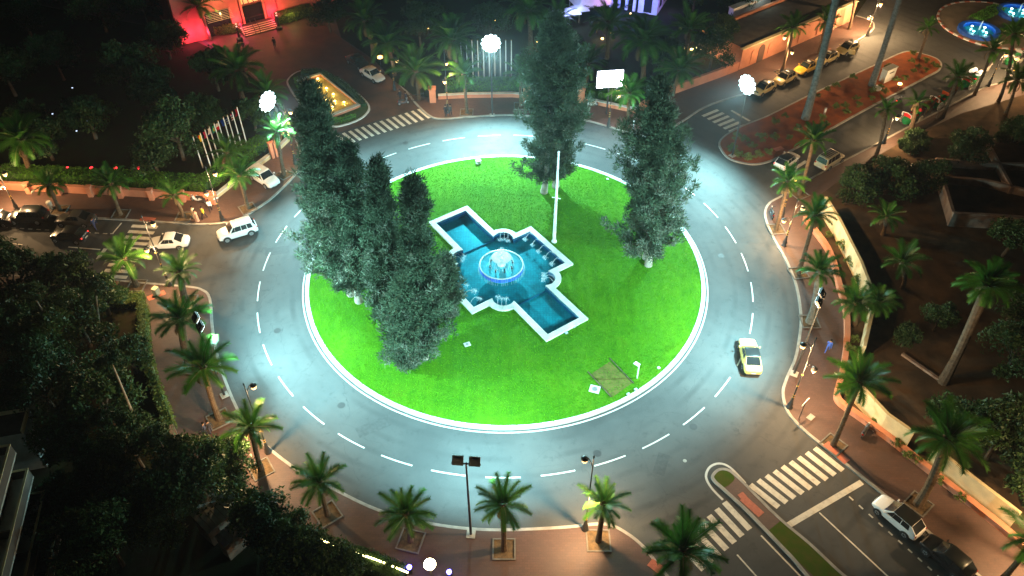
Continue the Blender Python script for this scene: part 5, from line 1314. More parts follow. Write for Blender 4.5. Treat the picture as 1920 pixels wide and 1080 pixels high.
MB().box((9, -6.6, 12.85), (19.2, 10.6, 0.1)).build('roof', M['roof'], bx)
tc = thing('terrace_house', 'pale corner of a terrace parapet above the balcony house', 'building', G(55, 768, 5.0) * 1.0, math.atan2(-7.96, 1.8))
tc.location.z = 0.1
MB().box((1.2, -3.2, 2.4), (2.4, 6.4, 4.8)).build('wall', M['grey_wall'], tc)
MB().box((1.2, -0.05, 5.0), (2.4, 0.12, 0.4)).box((0.05, -3.2, 5.0), (0.12, 6.3, 0.4)).build('parapet', M['cream'], tc)
MB().box((1.2, -3.2, 4.83), (2.3, 6.2, 0.05)).build('roof', M['roof'], tc)
hu = thing('garden_hut', 'small hut with a grey tiled lean-to roof in the lower left garden', 'hut', G(420, 985, 0.135), 0.9)
MB().box((0, 0, 1.2), (3.2, 1.8, 2.4)).build('wall', M['ruin'], hu)
for i in range(8):
    MB().box((-1.47 + i * 0.42, -0.1, 2.62), (0.38, 2.3, 0.07), rx=0.28).build('roof_tile', M['grey_wall'], hu)
hu2 = thing('garden_hut', 'narrow pale tiled roof at the edge of the lower left garden', 'hut', G(452, 1022, 0.135), 0.9)
MB().box((0, 0, 1.1), (2.6, 0.9, 2.2)).build('wall', M['ruin'], hu2)
for i in range(6): MB().box((-1.1 + i * 0.44, 0, 2.35), (0.40, 1.2, 0.07), rx=0.25).build('roof_tile', M['grey_wall'], hu2)

# ---- lit rectangular pool on the hotel island
cs = pxl([(622, 219), (676, 198), (600, 137), (555, 152)], 0.35)
rp = thing('lit_pool', 'rectangular pool with golden underwater lights on the hotel island', 'pool')
inn = offset([Vector(c) for c in cs], 0, True)
ctr = sum((Vector(c) for c in cs), Vector((0, 0))) / 4
inner_c = [Vector(c) + (ctr - Vector(c)).normalized() * 0.62 for c in cs]
MB().ribbon(cs, inner_c, 0.0, 0.45, True).build('rim', M['pink'], rp)
for i in range(4):
    a, b, c, d = Vector(cs[i]), Vector(cs[(i + 1) % 4]), inner_c[i], inner_c[(i + 1) % 4]; kk = max(2, round((b - a).length / 1.4))
    for j in range(kk):
        t0, t1 = (j + .01) / kk, (j + .99) / kk
        MB().prism([a.lerp(b, t0), a.lerp(b, t1), c.lerp(d, t1), c.lerp(d, t0)], 0.452, 0.50).build('coping_slab', M['coping'], rp)
sheet('pool_floor', inner_c, 0.147, M['cream'], rp)
sheet('water', inner_c, 0.36, M['gold_water'], rp)
for x, y in ((596, 148), (599, 161), (612, 166), (596, 171), (625, 177), (611, 188), (628, 190), (645, 192), (623, 201)):
    q = G(x, y, 0.3)
    MB().lathe([(0.08, 0.0), (0.15, 0.05), (0.12, 0.10), (0, 0.13)], 10, (q.x, q.y, 0.30)).build('underwater_lamp', M['lamp_gold'], rp)
    lamp_point(rp, (q.x, q.y, 0.75), 40, (1.0, 0.70, 0.20), 0.1)
# ---- two plaza basins
for (x, y, rr_), lab in (((1834, 60, 3.1), 'left round blue-rimmed plaza basin with lit water'), ((1908, 27, 3.3), 'right round blue-rimmed plaza basin with lit water')):
    q = G(x, y, 0.14); o = thing('plaza_basin', lab, 'fountain', q, 0, 'plaza basins')
    MB().lathe([(rr_, 0), (rr_, 0.5), (rr_ - .1, 0.56), (rr_ - .75, 0.56), (rr_ - .8, 0.5), (rr_ - .8, 0.02)], 36, cap=False).build('rim', M['blue_tile'], o)
    MB().lathe([(rr_ - .8, 0.02), (0.0, 0.021)], 30, cap=False).build('floor', M['pool_floor'], o)
    MB().lathe([(rr_ - .8, 0.42), (0.0, 0.421)], 30, cap=False).build('water', M['water'], o)
    for k in range(4):
        a = 0.5 + k * PI / 2; p = (1.3 * math.cos(a), 1.3 * math.sin(a))
        MB().lathe([(0.16, 0.43), (0.18, 0.48), (0.0, 0.52)], 10, (p[0], p[1], 0)).build('lamp_lens', M['lamp_white'], o)
        lamp_point(o, (p[0], p[1], 0.9), 60, (0.45, 1.0, 0.95), 0.2)
    MB().tube([(0, 0, 0.4), (0, 0, 1.4), (0.1, 0, 1.9)], [0.12, 0.09, 0.03], 8).build('jet', M['foam'], o)

# ---- flagpoles
def flag_mesh(cols, drop):
    mb = MB(); nx, nz = 6, 6
    P = lambda i, j: (0.06 + 0.75 * i / nx, 0.16 * math.sin(i * 1.3 + j * .5 + drop) * (i / nx), -1.25 * j / nz - 0.5 * (i / nx) ** 1.2)
    for i in range(nx):
        for j in range(nz):
            mb.add([P(i, j), P(i + 1, j), P(i + 1, j + 1), P(i, j + 1)], [(0, 1, 2, 3)], cols(i, j))
    return mb
CL = {k: cloth('flag_' + k, c) for k, c in dict(red=(0.55, 0.02, 0.03), green=(0.03, 0.35, 0.22), yellow=(0.75, 0.55, 0.03), white=(0.75, 0.75, 0.75), blue=(0.02, 0.10, 0.60), navy=(0.03, 0.04, 0.22), pink=(0.55, 0.03, 0.12)).items()}
fl = [((293, 970), (155, 545), ('green', 'white'), lambda i, j: j > 3, 'green and white'), ((420, 1030), (240, 500), ('yellow', 'red'), lambda i, j: i > 3, 'yellow and red'), ((458, 915), (300, 455), ('pink', 'white'), lambda i, j: 0, 'crimson'),
      ((522, 895), (370, 412), ('white', 'navy'), lambda i, j: j > 4, 'white and dark blue'), ((598, 900), (433, 372), ('green', 'yellow'), lambda i, j: 1 < i < 5 and 1 < j < 5, 'green with a yellow centre'), ((655, 885), (478, 338), ('white', 'red'), lambda i, j: j > 2, 'white over red'),
      ((722, 835), (555, 290), ('blue', 'blue'), lambda i, j: 0, 'plain blue'), ((770, 790), (592, 262), ('navy', 'white'), lambda i, j: j % 2, 'blue and white striped'), ((838, 765), (660, 212), ('red', 'white', 'navy'), lambda i, j: 2 if (i < 3 and j < 3) else j % 2, 'red and white striped with blue corner'), ((905, 728), (735, 150), ('red', 'red'), lambda i, j: 0, 'plain red')]
for i, (b, t_, cols, fn, lab) in enumerate(fl):
    bp = (340 + b[0] / 7.2, 180 + b[1] / 7.2); tp_ = (340 + t_[0] / 7.2, 180 + t_[1] / 7.2)
    q = G(*bp, 0.135); _, zt = up_from(q, tp_); h = zt - 0.135
    o = thing('flagpole', 'flagpole in the left row flying the %s flag' % lab, 'flagpole', q, 2.6, 'left row of flagpoles')
    MB().tube([(0, 0, 0), (0, 0, h * .5), (0, 0, h)], [0.085, 0.075, 0.055], 8).build('pole', M['white_metal'], o, 60)
    MB().lathe([(0.06, 0), (0.09, 0.06), (0.0, 0.14)], 8, (0, 0, h)).build('finial', M['brass'], o)
    flag_mesh(lambda i_, j_, fn=fn: int(fn(i_, j_)), i).build('flag', [CL[c] for c in cols], o, None, (0, 0, h - 0.25), (0, 0, 0), 0.72)
for i in range(10):
    x = 867 + i * 10.2; q = G(x, 147, 0.135); _, zt = up_from(q, (x - 1, 76)); h = zt - 0.135
    o = thing('flagpole', 'bare white flagpole in the far row behind the hedge, %s from the left' % ('first second third fourth fifth sixth seventh eighth ninth tenth'.split()[i]), 'flagpole', q, 0, 'far row of bare flagpoles')
    MB().tube([(0, 0, 0), (0, 0, h)], [0.09, 0.06], 8).build('pole', M['white_metal'], o, 60)
    MB().lathe([(0.06, 0), (0.09, 0.06), (0.0, 0.14)], 8, (0, 0, h)).build('finial', M['brass'], o)

# ---- small street furniture
kb = thing('kiosk_box', 'white slotted utility kiosk on the red median', 'kiosk', G(1661, 150, 0.13), 0.6)
MB().box((0, 0, 0.95), (2.2, 0.9, 1.9)).build('body', M['cream_metal'], kb)
MB().box((0, 0, 1.95), (2.4, 1.05, 0.12)).build('roof', M['cream_metal'], kb)
MB().box((0.1, -0.46, 1.35), (1.0, 0.03, 0.16)).build('slot', M['plastic'], kb)
rk = thing('pale_boulder', 'pale stone lying beside the dark tall trunk on the red median', 'stone', G(1644, 168, 0.13), 0.3)
MB().lathe([(0.5, 0), (0.62, 0.2), (0.5, 0.45), (0.2, 0.58), (0, 0.6)], 9).build('stone', M['coping'], rk)
for px, lab, w in (((1544, 218), 'slim grey-blue sign panel on the red median', 0.35), ((1187, 241), 'slim pale post at the far kerb beside the palm', 0.2)):
    t = thing('sign_panel', lab, 'sign', G(*px, 0.13), 0.3)
    MB().box((0, 0, 0.65), (w, 0.12, 1.3)).build('panel', M['steel'], t)
    MB().box((0, -0.065, 0.9), (w * .8, 0.012, 0.6)).build('face', M['white_metal'], t)
bi = thing('litter_bin', 'pale litter bin at the foot of a street palm on the western pavement', 'bin', G(96, 390, 0.12), 0)
MB().lathe([(0.24, 0), (0.30, 0.75), (0.31, 0.8)], 12).build('drum', M['cream_metal'], bi); MB().lathe([(0.31, 0.8), (0.25, 0.95), (0.0, 1.0)], 12).build('lid', M['cream_metal'], bi)
st = thing('street_sign', 'leaning street sign on a thin post near the lower east kerb', 'sign', G(1498, 785, 0.12), 0.7)
MB().tube([(0, 0, 0), (0, 0, 2.3)], 0.04, 6).build('post', M['iron'], st); MB().box((0, 0, 2.35), (1.0, 0.05, 0.25), ry=-0.3).build('panel', M['cream_metal'], st)
MB().box((0.9, -0.6, 0.05), (0.7, 0.5, 0.05)).build('cover', M['kerb'], st)
s2 = thing('street_sign', 'white road sign facing away beside the second carriage', 'sign', G(1755, 221, 0.12), 0.6)
MB().tube([(0, 0, 0), (0, 0, 1.7)], 0.05, 6).build('post', M['steel'], s2); MB().box((0, 0, 1.8), (0.9, 0.06, 0.4)).build('panel', M['white_metal'], s2)

# ================================================================== VEHICLES
# side profiles: stations (x, belt z, half width); cabin: windscreen foot, roof front, roof rear, rear glass foot, roof z
CAR = {
 'saloon': dict(L=4.45, W=1.76, st=[(-2.22, .62, .70), (-2.12, .86, .80), (-1.55, .98, .86), (-0.9, .98, .88), (0.55, .95, .88), (0.95, .90, .87), (1.7, .80, .83), (2.1, .68, .76), (2.22, .50, .64)], cab=(0.95, 0.25, -0.85, -1.62, 1.46), wb=(1.36, -1.28), r=.31, nwin=2),
 'hatch': dict(L=4.05, W=1.76, st=[(-2.02, .60, .70), (-1.95, .95, .82), (-1.5, .98, .87), (-0.7, .96, .88), (0.6, .93, .88), (0.98, .90, .86), (1.6, .82, .82), (1.95, .68, .74), (2.03, .50, .62)], cab=(1.0, 0.30, -1.30, -1.90, 1.48), wb=(1.26, -1.22), r=.31, nwin=2),
 'suv': dict(L=4.4, W=1.86, st=[(-2.2, .70, .78), (-2.14, 1.08, .88), (-1.5, 1.10, .92), (-0.7, 1.08, .93), (0.6, 1.06, .93), (1.0, 1.03, .91), (1.7, .96, .88), (2.1, .82, .80), (2.2, .58, .70)], cab=(1.02, 0.42, -1.70, -2.06, 1.68), wb=(1.36, -1.32), r=.36, nwin=3),
 'van': dict(L=4.5, W=1.84, st=[(-2.25, .70, .80), (-2.22, 1.08, .90), (-1.5, 1.08, .92), (-0.7, 1.05, .92), (0.7, 1.02, .92), (1.1, .98, .90), (1.75, .88, .86), (2.12, .74, .78), (2.24, .54, .66)], cab=(1.25, 0.55, -1.95, -2.17, 1.80), wb=(1.42, -1.30), r=.33, nwin=3),
}
def car(px, head_px, kind, col, label, roof=None, rails=False, taxi=False, tail=False, group=None, z=0.0, open_door=False, front_lights=False, center=True, cat='car'):
    c = CAR[kind]; p = G(*px, 0.0); q = G(*head_px, 0.0); az = math.atan2(q.y - p.y, q.x - p.x)
    o = thing('car', label, cat, (p.x, p.y, z), az, group)
    zb = 0.24; st = c['st']; mb = MB(); n = len(st); ring = []
    for x, zt, hw in st:
        zl = zb + (0.08 if abs(x) > c['L'] / 2 - .15 else 0)
        half = [(hw * .90, zl), (hw * .99, zl + .12), (hw, zl + (zt - zl) * .62), (hw * .95, zt - .03), (hw * .84, zt), (hw * .30, zt + .035)]
        ring.append([(x, y, z_) for y, z_ in half] + [(x, -y, z_) for y, z_ in reversed(half)])
    m_ = len(ring[0]); vs = [v for r_ in ring for v in r_]; fs = []
    for i in range(n - 1):
        for k in range(m_):
            k2 = (k + 1) % m_; fs.append((i * m_ + k, i * m_ + k2, (i + 1) * m_ + k2, (i + 1) * m_ + k))
    fs += [tuple(range(m_)), tuple(reversed(range((n - 1) * m_, n * m_)))]
    mb.add(vs, fs)
    wf, rf, rr, bf, zr = c['cab']
    def belt(x):
        for (x0, z0, w0), (x1, z1, w1) in zip(st, st[1:]):
            if x0 <= x <= x1: t = (x - x0) / (x1 - x0); return z0 + (z1 - z0) * t, w0 + (w1 - w0) * t
        return st[-1][1], st[-1][2]
    zf, hwf = belt(wf); zr_, hwr = belt(bf); hw = c['W'] / 2
    body = mb.build('body', paint(*col), o, 60)
    sb_ = body.modifiers.new('round', 'SUBSURF'); sb_.levels = 2; sb_.render_levels = 2
    # cabin shell: foot ring on the belt, roof ring above
    wt = hw * .76
    F = [(wf, hwf * .80), (bf, hwr * .80)]; zbelt = min(zf, zr_) - .02
    foot = [(wf, hwf * .84, zf - .02), (rf - .1, hw * .90, belt(rf - .1)[0] - .02), (rr, hw * .90, belt(rr)[0] - .02), (bf, hwr * .84, zr_ - .02)]
    roofr = [(rf + .02, wt * .96, zr - .05), (rf - .18, wt, zr - .012), (rr + .12, wt, zr - .015), (rr - .02, wt * .96, zr - .06)]
    cm = MB(); A = foot + [(x, -y, z_) for x, y, z_ in reversed(foot)]; B_ = roofr + [(x, -y, z_) for x, y, z_ in reversed(roofr)]
    cm.add(A + B_, [(i, (i + 1) % 8, 8 + (i + 1) % 8, 8 + i) for i in range(8)])
    cabin = cm.build('cabin', paint(*col), o, 30)
    rm = MB(); top = [(x * 1.0, y * .93, z_ + .02) for x, y, z_ in roofr] + [(x, -y * .93, z_ + .02) for x, y, z_ in reversed(roofr)]
    rm.add(B_ + top, [(i, (i + 1) % 8, 8 + (i + 1) % 8, 8 + i) for i in range(8)] + [(8, 9, 14, 15), (9, 10, 13, 14), (10, 11, 12, 13)])
    roof_o = rm.build('roof', paint(*(roof or col)), o, 50)
    bv = roof_o.modifiers.new('soft', 'BEVEL'); bv.width = 0.05; bv.segments = 2; bv.limit_method = 'ANGLE'; bv.angle_limit = math.radians(25)
    # glass panes set proud of the shell
    def pane(name, quad, push, par=o):
        quad = [Vector(v) for v in quad]; cc = sum(quad, Vector()) / len(quad)
        nrm = (quad[1] - quad[0]).cross(quad[2] - quad[0]).normalized()
        if nrm.dot(cc - Vector((0, 0, 1.0))) < 0: nrm = -nrm
        a = [v + nrm * .004 for v in quad]; b = [v + nrm * .012 for v in quad]; k = len(quad)
        return MB().add(a + b, [tuple(range(k, 2 * k))] + [(i, (i + 1) % k, k + (i + 1) % k, k + i) for i in range(k)]).build(name, M['glass'], par)
    lerp = lambda a, b, t: tuple(Vector(a).lerp(Vector(b), t))
    def grid(fa, fb, ra, rb, s0, s1, t0, t1):
        bot = lambda s: Vector(fa).lerp(Vector(fb), s); tp = lambda s: Vector(ra).lerp(Vector(rb), s)
        return [bot(s0).lerp(tp(s0), t0), bot(s1).lerp(tp(s1), t0), bot(s1).lerp(tp(s1), t1), bot(s0).lerp(tp(s0), t1)]
    mir = lambda v: (v[0], -v[1], v[2])
    pane('windscreen', grid(foot[0], mir(foot[0]), roofr[0], mir(roofr[0]), .02, .98, .03, .98), 0)
    pane('rear_window', grid(foot[3], mir(foot[3]), roofr[3], mir(roofr[3]), .03, .97, .04, .98), 0)
    for s in (1, -1):
        S = (lambda v: v) if s > 0 else mir
        nw = c['nwin']
        pane('side_window', [S(v) for v in grid(foot[0], foot[1], roofr[0], roofr[1], .35, 1.0, .06, .94)], 0)
        cuts = [(0.01, 0.48), (0.52, 0.99)] if nw == 2 else [(0.01, 0.35), (0.38, 0.68), (0.71, 0.98)]
        for s0, s1 in cuts: pane('side_window', [S(v) for v in grid(foot[1], foot[2], roofr[1], roofr[2], s0, s1, .06, .94)], 0)
        MB().box((wf - .22, s * (hw + .07), zf + .08), (.12, .16, .12)).build('wing_mirror', paint(*col), o)
        for k, x in enumerate(c['wb']):
            MB().tube([(x, s * (hw * .97), c['r']), (x, s * (hw * .97 + .03), c['r'])], c['r'] + .075, 16).build('wheel_arch', M['plastic'], o)
            w = MB().tube([(0, -.09, 0), (0, .09, 0)], c['r'], 16).build('wheel', M['tyre'], o, None, (x, s * (hw * .97 - .04), c['r']))
            rimm = MB().tube([(0, s * .085, 0), (0, s * .105, 0)], c['r'] * .66, 12); rimm.build('rim', M['rim'], w)
            spk = MB()
            for a in range(5):
                an = a * 2 * PI / 5; spk.box((c['r'] * .33 * math.cos(an), s * .11, c['r'] * .33 * math.sin(an)), (c['r'] * .62, .02, .05), ry=-an)
            spk.build('spokes', M['plastic'] if kind != 'suv' else M['steel'], w)
        x, zt, hh = st[-2]
        MB().box((x - .16, s * (hh * .74), zt - .13), (.34, .30, .11), rz=-s * .55).build('headlight', glow('lit_headlamp', (1, .95, .85), 2.0) if front_lights else M['head'], o)
        x, zt, hh = st[1]
        MB().box((x + .10, s * (hh * .78), zt - .17), (.22, .24, .15), rz=s * .4).build('tail_light', M['tail_on'] if tail else M['tail'], o)
    xf, xb = st[-1][0], st[0][0]
    MB().box((xf - .02, 0, .36), (.10, c['W'] * .62, .14)).build('front_grille', M['plastic'], o)
    MB().box((xf + .035, 0, .46), (.015, .46, .10)).build('number_plate', M['plate'], o)
    MB().box((xb - .015, 0, .52), (.015, .46, .10)).build('number_plate', M['plate'], o)
    MB().box((xb + .03, 0, .34), (.10, c['W'] * .70, .16)).build('rear_bumper', M['plastic'], o)
    if rails:
        for s in (1, -1): MB().tube([(rf - .25, s * wt * .86, zr + .02), (rf - .35, s * wt * .86, zr + .07), (rr + .3, s * wt * .86, zr + .07), (rr + .2, s * wt * .86, zr + .02)], .02, 5).build('roof_rail', M['steel'], o)
    if taxi:
        MB().box((-.15, 0, zr + .09), (.22, .55, .13)).build('taxi_sign', M['plate'] if not tail else glow('taxi_sign_lit', (1, .6, .1), 3), o)
    if open_door:
        d = MB().box((-.45, 0, .62), (.95, .07, .66)).build('door', paint(*col), o, None, (.85, hw, 0), (0, 0, -1.0))
        MB().tube([(-.05, 0, .95), (-.3, 0, 1.36), (-.85, 0, 1.40), (-.9, 0, .95)], .025, 5).build('window_frame', paint(*col), d)
    return o
def trim_roof_slats(o, n=6):
    for i in range(n): MB().box((0.2 - i * .36, 0, 1.83), (.07, 1.2, .05)).build('roof_bar', M['plastic'], o)
WHITE = ('white', (0.80, 0.80, 0.78)); BLACK = ('black', (0.016, 0.016, 0.018)); GREY = ('dark_grey', (0.07, 0.065, 0.06)); CREAM = ('taxi_cream', (0.78, 0.62, 0.30)); YEL = ('taxi_yellow', (0.80, 0.50, 0.06)); BEIGE = ('beige', (0.62, 0.54, 0.36)); SILVER = ('silver', (0.55, 0.57, 0.60))
DARKROOF = ('dark_glass_roof', (0.015, 0.017, 0.018))
car((1404, 674), (1397, 640), 'saloon', ('taxi_pale_yellow', (0.82, 0.60, 0.16)), 'pale yellow taxi saloon driving round the ring', roof=DARKROOF)
car((447, 440), (425, 446.5), 'suv', WHITE, 'white off-roader turning off the ring into the western road', rails=True)
car((319, 461), (290, 462.5), 'saloon', WHITE, 'white saloon passing the western zebra crossing')
car((497, 340), (516, 352), 'suv', WHITE, 'white off-roader parked on the paving under the left palms', rails=True)
car((57, 413), (20, 413), 'suv', BLACK, 'black off-roader parked at the western kerb, shiny roof', rails=True)
car((145, 418), (115, 417), 'saloon', GREY, 'dark grey saloon parked at the western kerb', rails=False)
car((-4, 417), (-30, 416), 'saloon', BLACK, 'black car cut by the left edge of the view')
car((133, 448), (110, 446), 'hatch', BLACK, 'black hatchback driving on the western road with red tail lights', tail=True)
car((1680, 975), (1648, 948), 'hatch', WHITE, 'white hatchback with a dark glass roof parked at the lower right', roof=DARKROOF)
car((1772, 1052), (1742, 1026), 'hatch', BLACK, 'black car parked at the lower right corner', roof=DARKROOF)
car((1474, 308), (1492, 294), 'hatch', WHITE, 'white hatchback with dark roof leaving on the north-east road', roof=DARKROOF, tail=True)
van_ = car((1554, 307), (1574, 294), 'van', BEIGE, 'cream people carrier with roof bars at the east kerb', rails=True)
trim_roof_slats(van_)
GT = 'taxis waiting along the pink wall'
car((1430, 172), (1411, 182), 'hatch', CREAM, 'taxi nearest the glaring floodlight, mostly lost in its light', roof=DARKROOF, taxi=True, group=GT)
car((1470, 153), (1452, 163), 'hatch', CREAM, 'cream taxi second from the floodlight in the rank', roof=DARKROOF, taxi=True, group=GT)
car((1511, 133), (1492, 142), 'saloon', YEL, 'deep yellow taxi in the middle of the rank', roof=DARKROOF, taxi=True, group=GT)
car((1549, 115), (1531, 124), 'hatch', CREAM, 'cream taxi half hidden by the tall grey palm trunk', roof=DARKROOF, taxi=True, group=GT)
car((1587, 97), (1570, 105), 'hatch', CREAM, 'cream taxi with its front door open, last in the rank', roof=DARKROOF, taxi=True, open_door=True, group=GT)
car((699, 146), (716, 156), 'saloon', SILVER, 'silver-white saloon parked in the hotel drive')
car((672, 122), (688, 132), 'saloon', BLACK, 'black saloon parked behind the silver one in the hotel drive', tail=True)

# ---- scooters
def scooter(px, az, label, col=(0.7, 0.7, 0.7), z=0.12, cat='scooter', tail=None):
    m = paint('scooter_%d' % int(px[0]), col)
    o = thing('scooter', label, cat, G(*px, z), az)
    for x in (0.62, -0.60):
        w = MB().tube([(0, -.05, 0), (0, .05, 0)], 0.26, 14).build('wheel', M['tyre'], o, None, (x, 0, 0.26)); MB().tube([(0, -.06, 0), (0, .06, 0)], 0.15, 10).build('rim', M['rim'], w)
    MB().tube([(0.62, 0, 0.26), (0.48, 0, 0.62), (0.36, 0, 1.0)], 0.045, 6).build('fork', M['steel'], o)
    MB().tube([(0.30, -0.34, 1.05), (0.36, 0, 1.0), (0.30, 0.34, 1.05)], 0.025, 6).build('handlebar', M['plastic'], o)
    MB().tube([(0.50, 0, 0.75), (0.42, 0, 0.45), (0.15, 0, 0.30), (-0.2, 0, 0.34), (-0.55, 0, 0.55), (-0.8, 0, 0.62)], [0.14, 0.17, 0.15, 0.17, 0.20, 0.06], 8).build('body', m, o, 60)
    MB().tube([(0.05, 0, 0.74), (-0.25, 0, 0.76), (-0.70, 0, 0.80)], [0.10, 0.15, 0.11], 8).build('seat', M['plastic'], o)
    MB().lathe([(0.06, 0), (0.09, .05), (0, .1)], 8, (0.55, 0, 0.86)).build('headlight', M['head'], o)
    MB().box((-0.84, 0, 0.66), (0.06, 0.16, 0.10)).build('tail_light', M['tail_on'] if tail else M['tail'], o)
    return o
scooter((371, 378), 2.9, 'white and black scooter parked against the pink wall', (0.65, 0.66, 0.66))
scooter((379, 380), 2.7, 'dark scooter parked right behind the white one', (0.05, 0.05, 0.06))
scooter((1110, 199), 0.2, 'pale scooter parked below the billboard hedge', (0.6, 0.6, 0.6))
scooter((1620, 812), 0.9, 'dark motorbike parked against the low wall at lower right', (0.08, 0.08, 0.09))
scooter((1446, 404), 1.5, 'dark scooter parked at the eastern kerb bend', (0.06, 0.07, 0.08))
scooter((1684, 193), 0.75, 'motorbike with a red tail light riding past the red median', (0.08, 0.08, 0.09), 0.0, tail=True)
scooter((757, 196), 0.4, 'dark moped standing at the hotel gate', (0.08, 0.08, 0.10), 0.12)
scooter((1224, 228), 1.0, 'dark moped beside the right-hand cypress top', (0.08, 0.08, 0.10), 0.12)

# ---- horse carriages
def wheel_big(o, x, y, r):
    w = MB(); P = [(r * math.cos(a), 0, r * math.sin(a)) for a in [2 * PI * i / 20 for i in range(21)]]
    w.tube(P, 0.035, 5, cap=False)
    wo = w.build('wheel', M['cream_metal'], o, None, (x, y, r))
    s = MB()
    for k in range(8): s.tube([(0, 0, 0), (r * math.cos(k * PI / 4), 0, r * math.sin(k * PI / 4))], 0.018, 4)
    s.lathe([(0.07, -.06), (0.07, .06)], 8).build('spokes', M['cream_metal'], wo)
def carriage(px, az, label, seat=(0.55, 0.03, 0.03), lamps=False):
    o = thing('carriage', label, 'carriage', G(*px, 0.0), az, 'horse carriages at the kerb')
    for y in (-.75, .75): wheel_big(o, -0.9, y, 0.58); wheel_big(o, 1.0, y, 0.42)
    g_ = cloth('carriage_green_%d' % int(px[0]), (0.02, 0.22, 0.07)); sc_ = cloth('carriage_seat_%d' % int(px[0]), seat)
    MB().tube([(-1.5, 0, 1.05), (-1.3, 0, 0.72), (-0.6, 0, 0.60), (0.3, 0, 0.60), (0.7, 0, 0.85), (1.3, 0, 1.05)], [0.35, 0.62, 0.66, 0.60, 0.5, 0.42], 10).build('tub', g_, o, 50)
    MB().box((-0.95, 0, 1.12), (0.55, 1.15, 0.16)).box((-1.25, 0, 1.40), (0.14, 1.15, 0.55)).build('rear_seat', sc_, o)
    MB().box((0.25, 0, 1.10), (0.40, 1.05, 0.14)).build('front_seat', sc_, o)
    MB().box((1.0, 0, 1.50), (0.42, 0.95, 0.14)).box((0.80, 0, 1.70), (0.10, 0.95, 0.35)).build('driver_seat', sc_, o)
    fo = MB()
    for i in range(5): fo.tube([(-1.45 - i * .06, -.68, 1.25 + i * .03), (-1.55 - i * .05, -.66, 1.75 + i * .02), (-1.5 - i * .05, 0, 1.86 + i * .02), (-1.55 - i * .05, .66, 1.75 + i * .02), (-1.45 - i * .06, .68, 1.25 + i * .03)], .05, 5)
    fo.build('folded_hood', M['white_metal'], o)
    MB().tube([(1.2, 0, 0.55), (2.6, 0, 0.75), (3.6, 0, 0.95)], 0.04, 6).build('shaft', M['iron'], o)
    if lamps:
        for x, y in ((0.3, -.5), (0.3, .5), (1.0, -.45), (1.0, .45)): MB().lathe([(0.10, 0), (0.34, 0.12), (0.36, 0.36), (0.20, 0.55), (0, 0.6)], 12, (x, y, 1.65)).build('globe_lamp', glow('pale_globe_%d%d' % (x * 10, y * 10), (1.0, 0.95, 0.72), 0.9), o, 60)
    return o
carriage((1707, 228), 0.62, 'green carriage with a white hood and red seats, nearest the ring')
carriage((1758, 198), 0.62, 'dark green carriage behind the first one, orange seat', (0.55, 0.10, 0.03))
carriage((1816, 160), 0.62, 'green wagon carrying four white globes at the top right kerb', lamps=True)
carriage((1897, 118), 0.62, 'grey carriage at the right edge below the lit palm', (0.3, 0.3, 0.3))

# ================================================================== HORSES AND PEOPLE
def skin_mesh(name, joints, edges, mats, parent=None, root=0, sub=2):
    me = bpy.data.meshes.new(name)
    me.from_pydata([j[0] for j in joints], edges, []); me.update()
    o = bpy.data.objects.new(name, me); link(o, parent)
    sk = o.modifiers.new('skin', 'SKIN'); sk.use_smooth_shade = True
    if not me.skin_vertices: pass
    layer = me.skin_vertices[0].data
    for i, j in enumerate(joints):
        layer[i].radius = (j[1], j[2] if len(j) > 2 else j[1]); layer[i].use_root = (i == root)
    sb = o.modifiers.new('sub', 'SUBSURF'); sb.levels = sub; sb.render_levels = sub
    for m in mats: me.materials.append(m)
    return o
def person_mat(name, top, legs, skin, hair, robe=False):
    """clothes by height on the body: shoes, trousers, shirt, skin, hair"""
    m, nt, p = nodes_of(name); p.inputs['Roughness'].default_value = 0.85
    sx = nt.nodes.new('ShaderNodeSeparateXYZ'); nt.links.new(coords(nt, 'Object'), sx.inputs[0])
    def above(z, sock=None):
        g = nt.nodes.new('ShaderNodeMath'); g.operation = 'GREATER_THAN'; g.inputs[1].default_value = z
        nt.links.new(sock or sx.outputs[2], g.inputs[0]); return g.outputs[0]
    c = mix_col(nt, (0.02, 0.02, 0.02), legs if not robe else top, above(0.09))
    c = mix_col(nt, c, top, above(0.92))
    c = mix_col(nt, c, skin, above(1.45))
    c = mix_col(nt, c, hair, above(1.665))
    ab = nt.nodes.new('ShaderNodeMath'); ab.operation = 'ABSOLUTE'; nt.links.new(sx.outputs[0], ab.inputs[0])
    lo = nt.nodes.new('ShaderNodeMath'); lo.operation = 'LESS_THAN'; lo.inputs[1].default_value = 0.84; nt.links.new(sx.outputs[2], lo.inputs[0])
    hi = above(0.62); far = above(0.235, ab.outputs[0])
    m1 = nt.nodes.new('ShaderNodeMath'); m1.operation = 'MULTIPLY'; nt.links.new(lo.outputs[0], m1.inputs[0]); nt.links.new(far, m1.inputs[1])
    m2 = nt.nodes.new('ShaderNodeMath'); m2.operation = 'MULTIPLY'; nt.links.new(m1.outputs[0], m2.inputs[0]); nt.links.new(hi, m2.inputs[1])
    nt.links.new(mix_col(nt, c, skin, m2.outputs[0]), p.inputs['Base Color'])
    return m
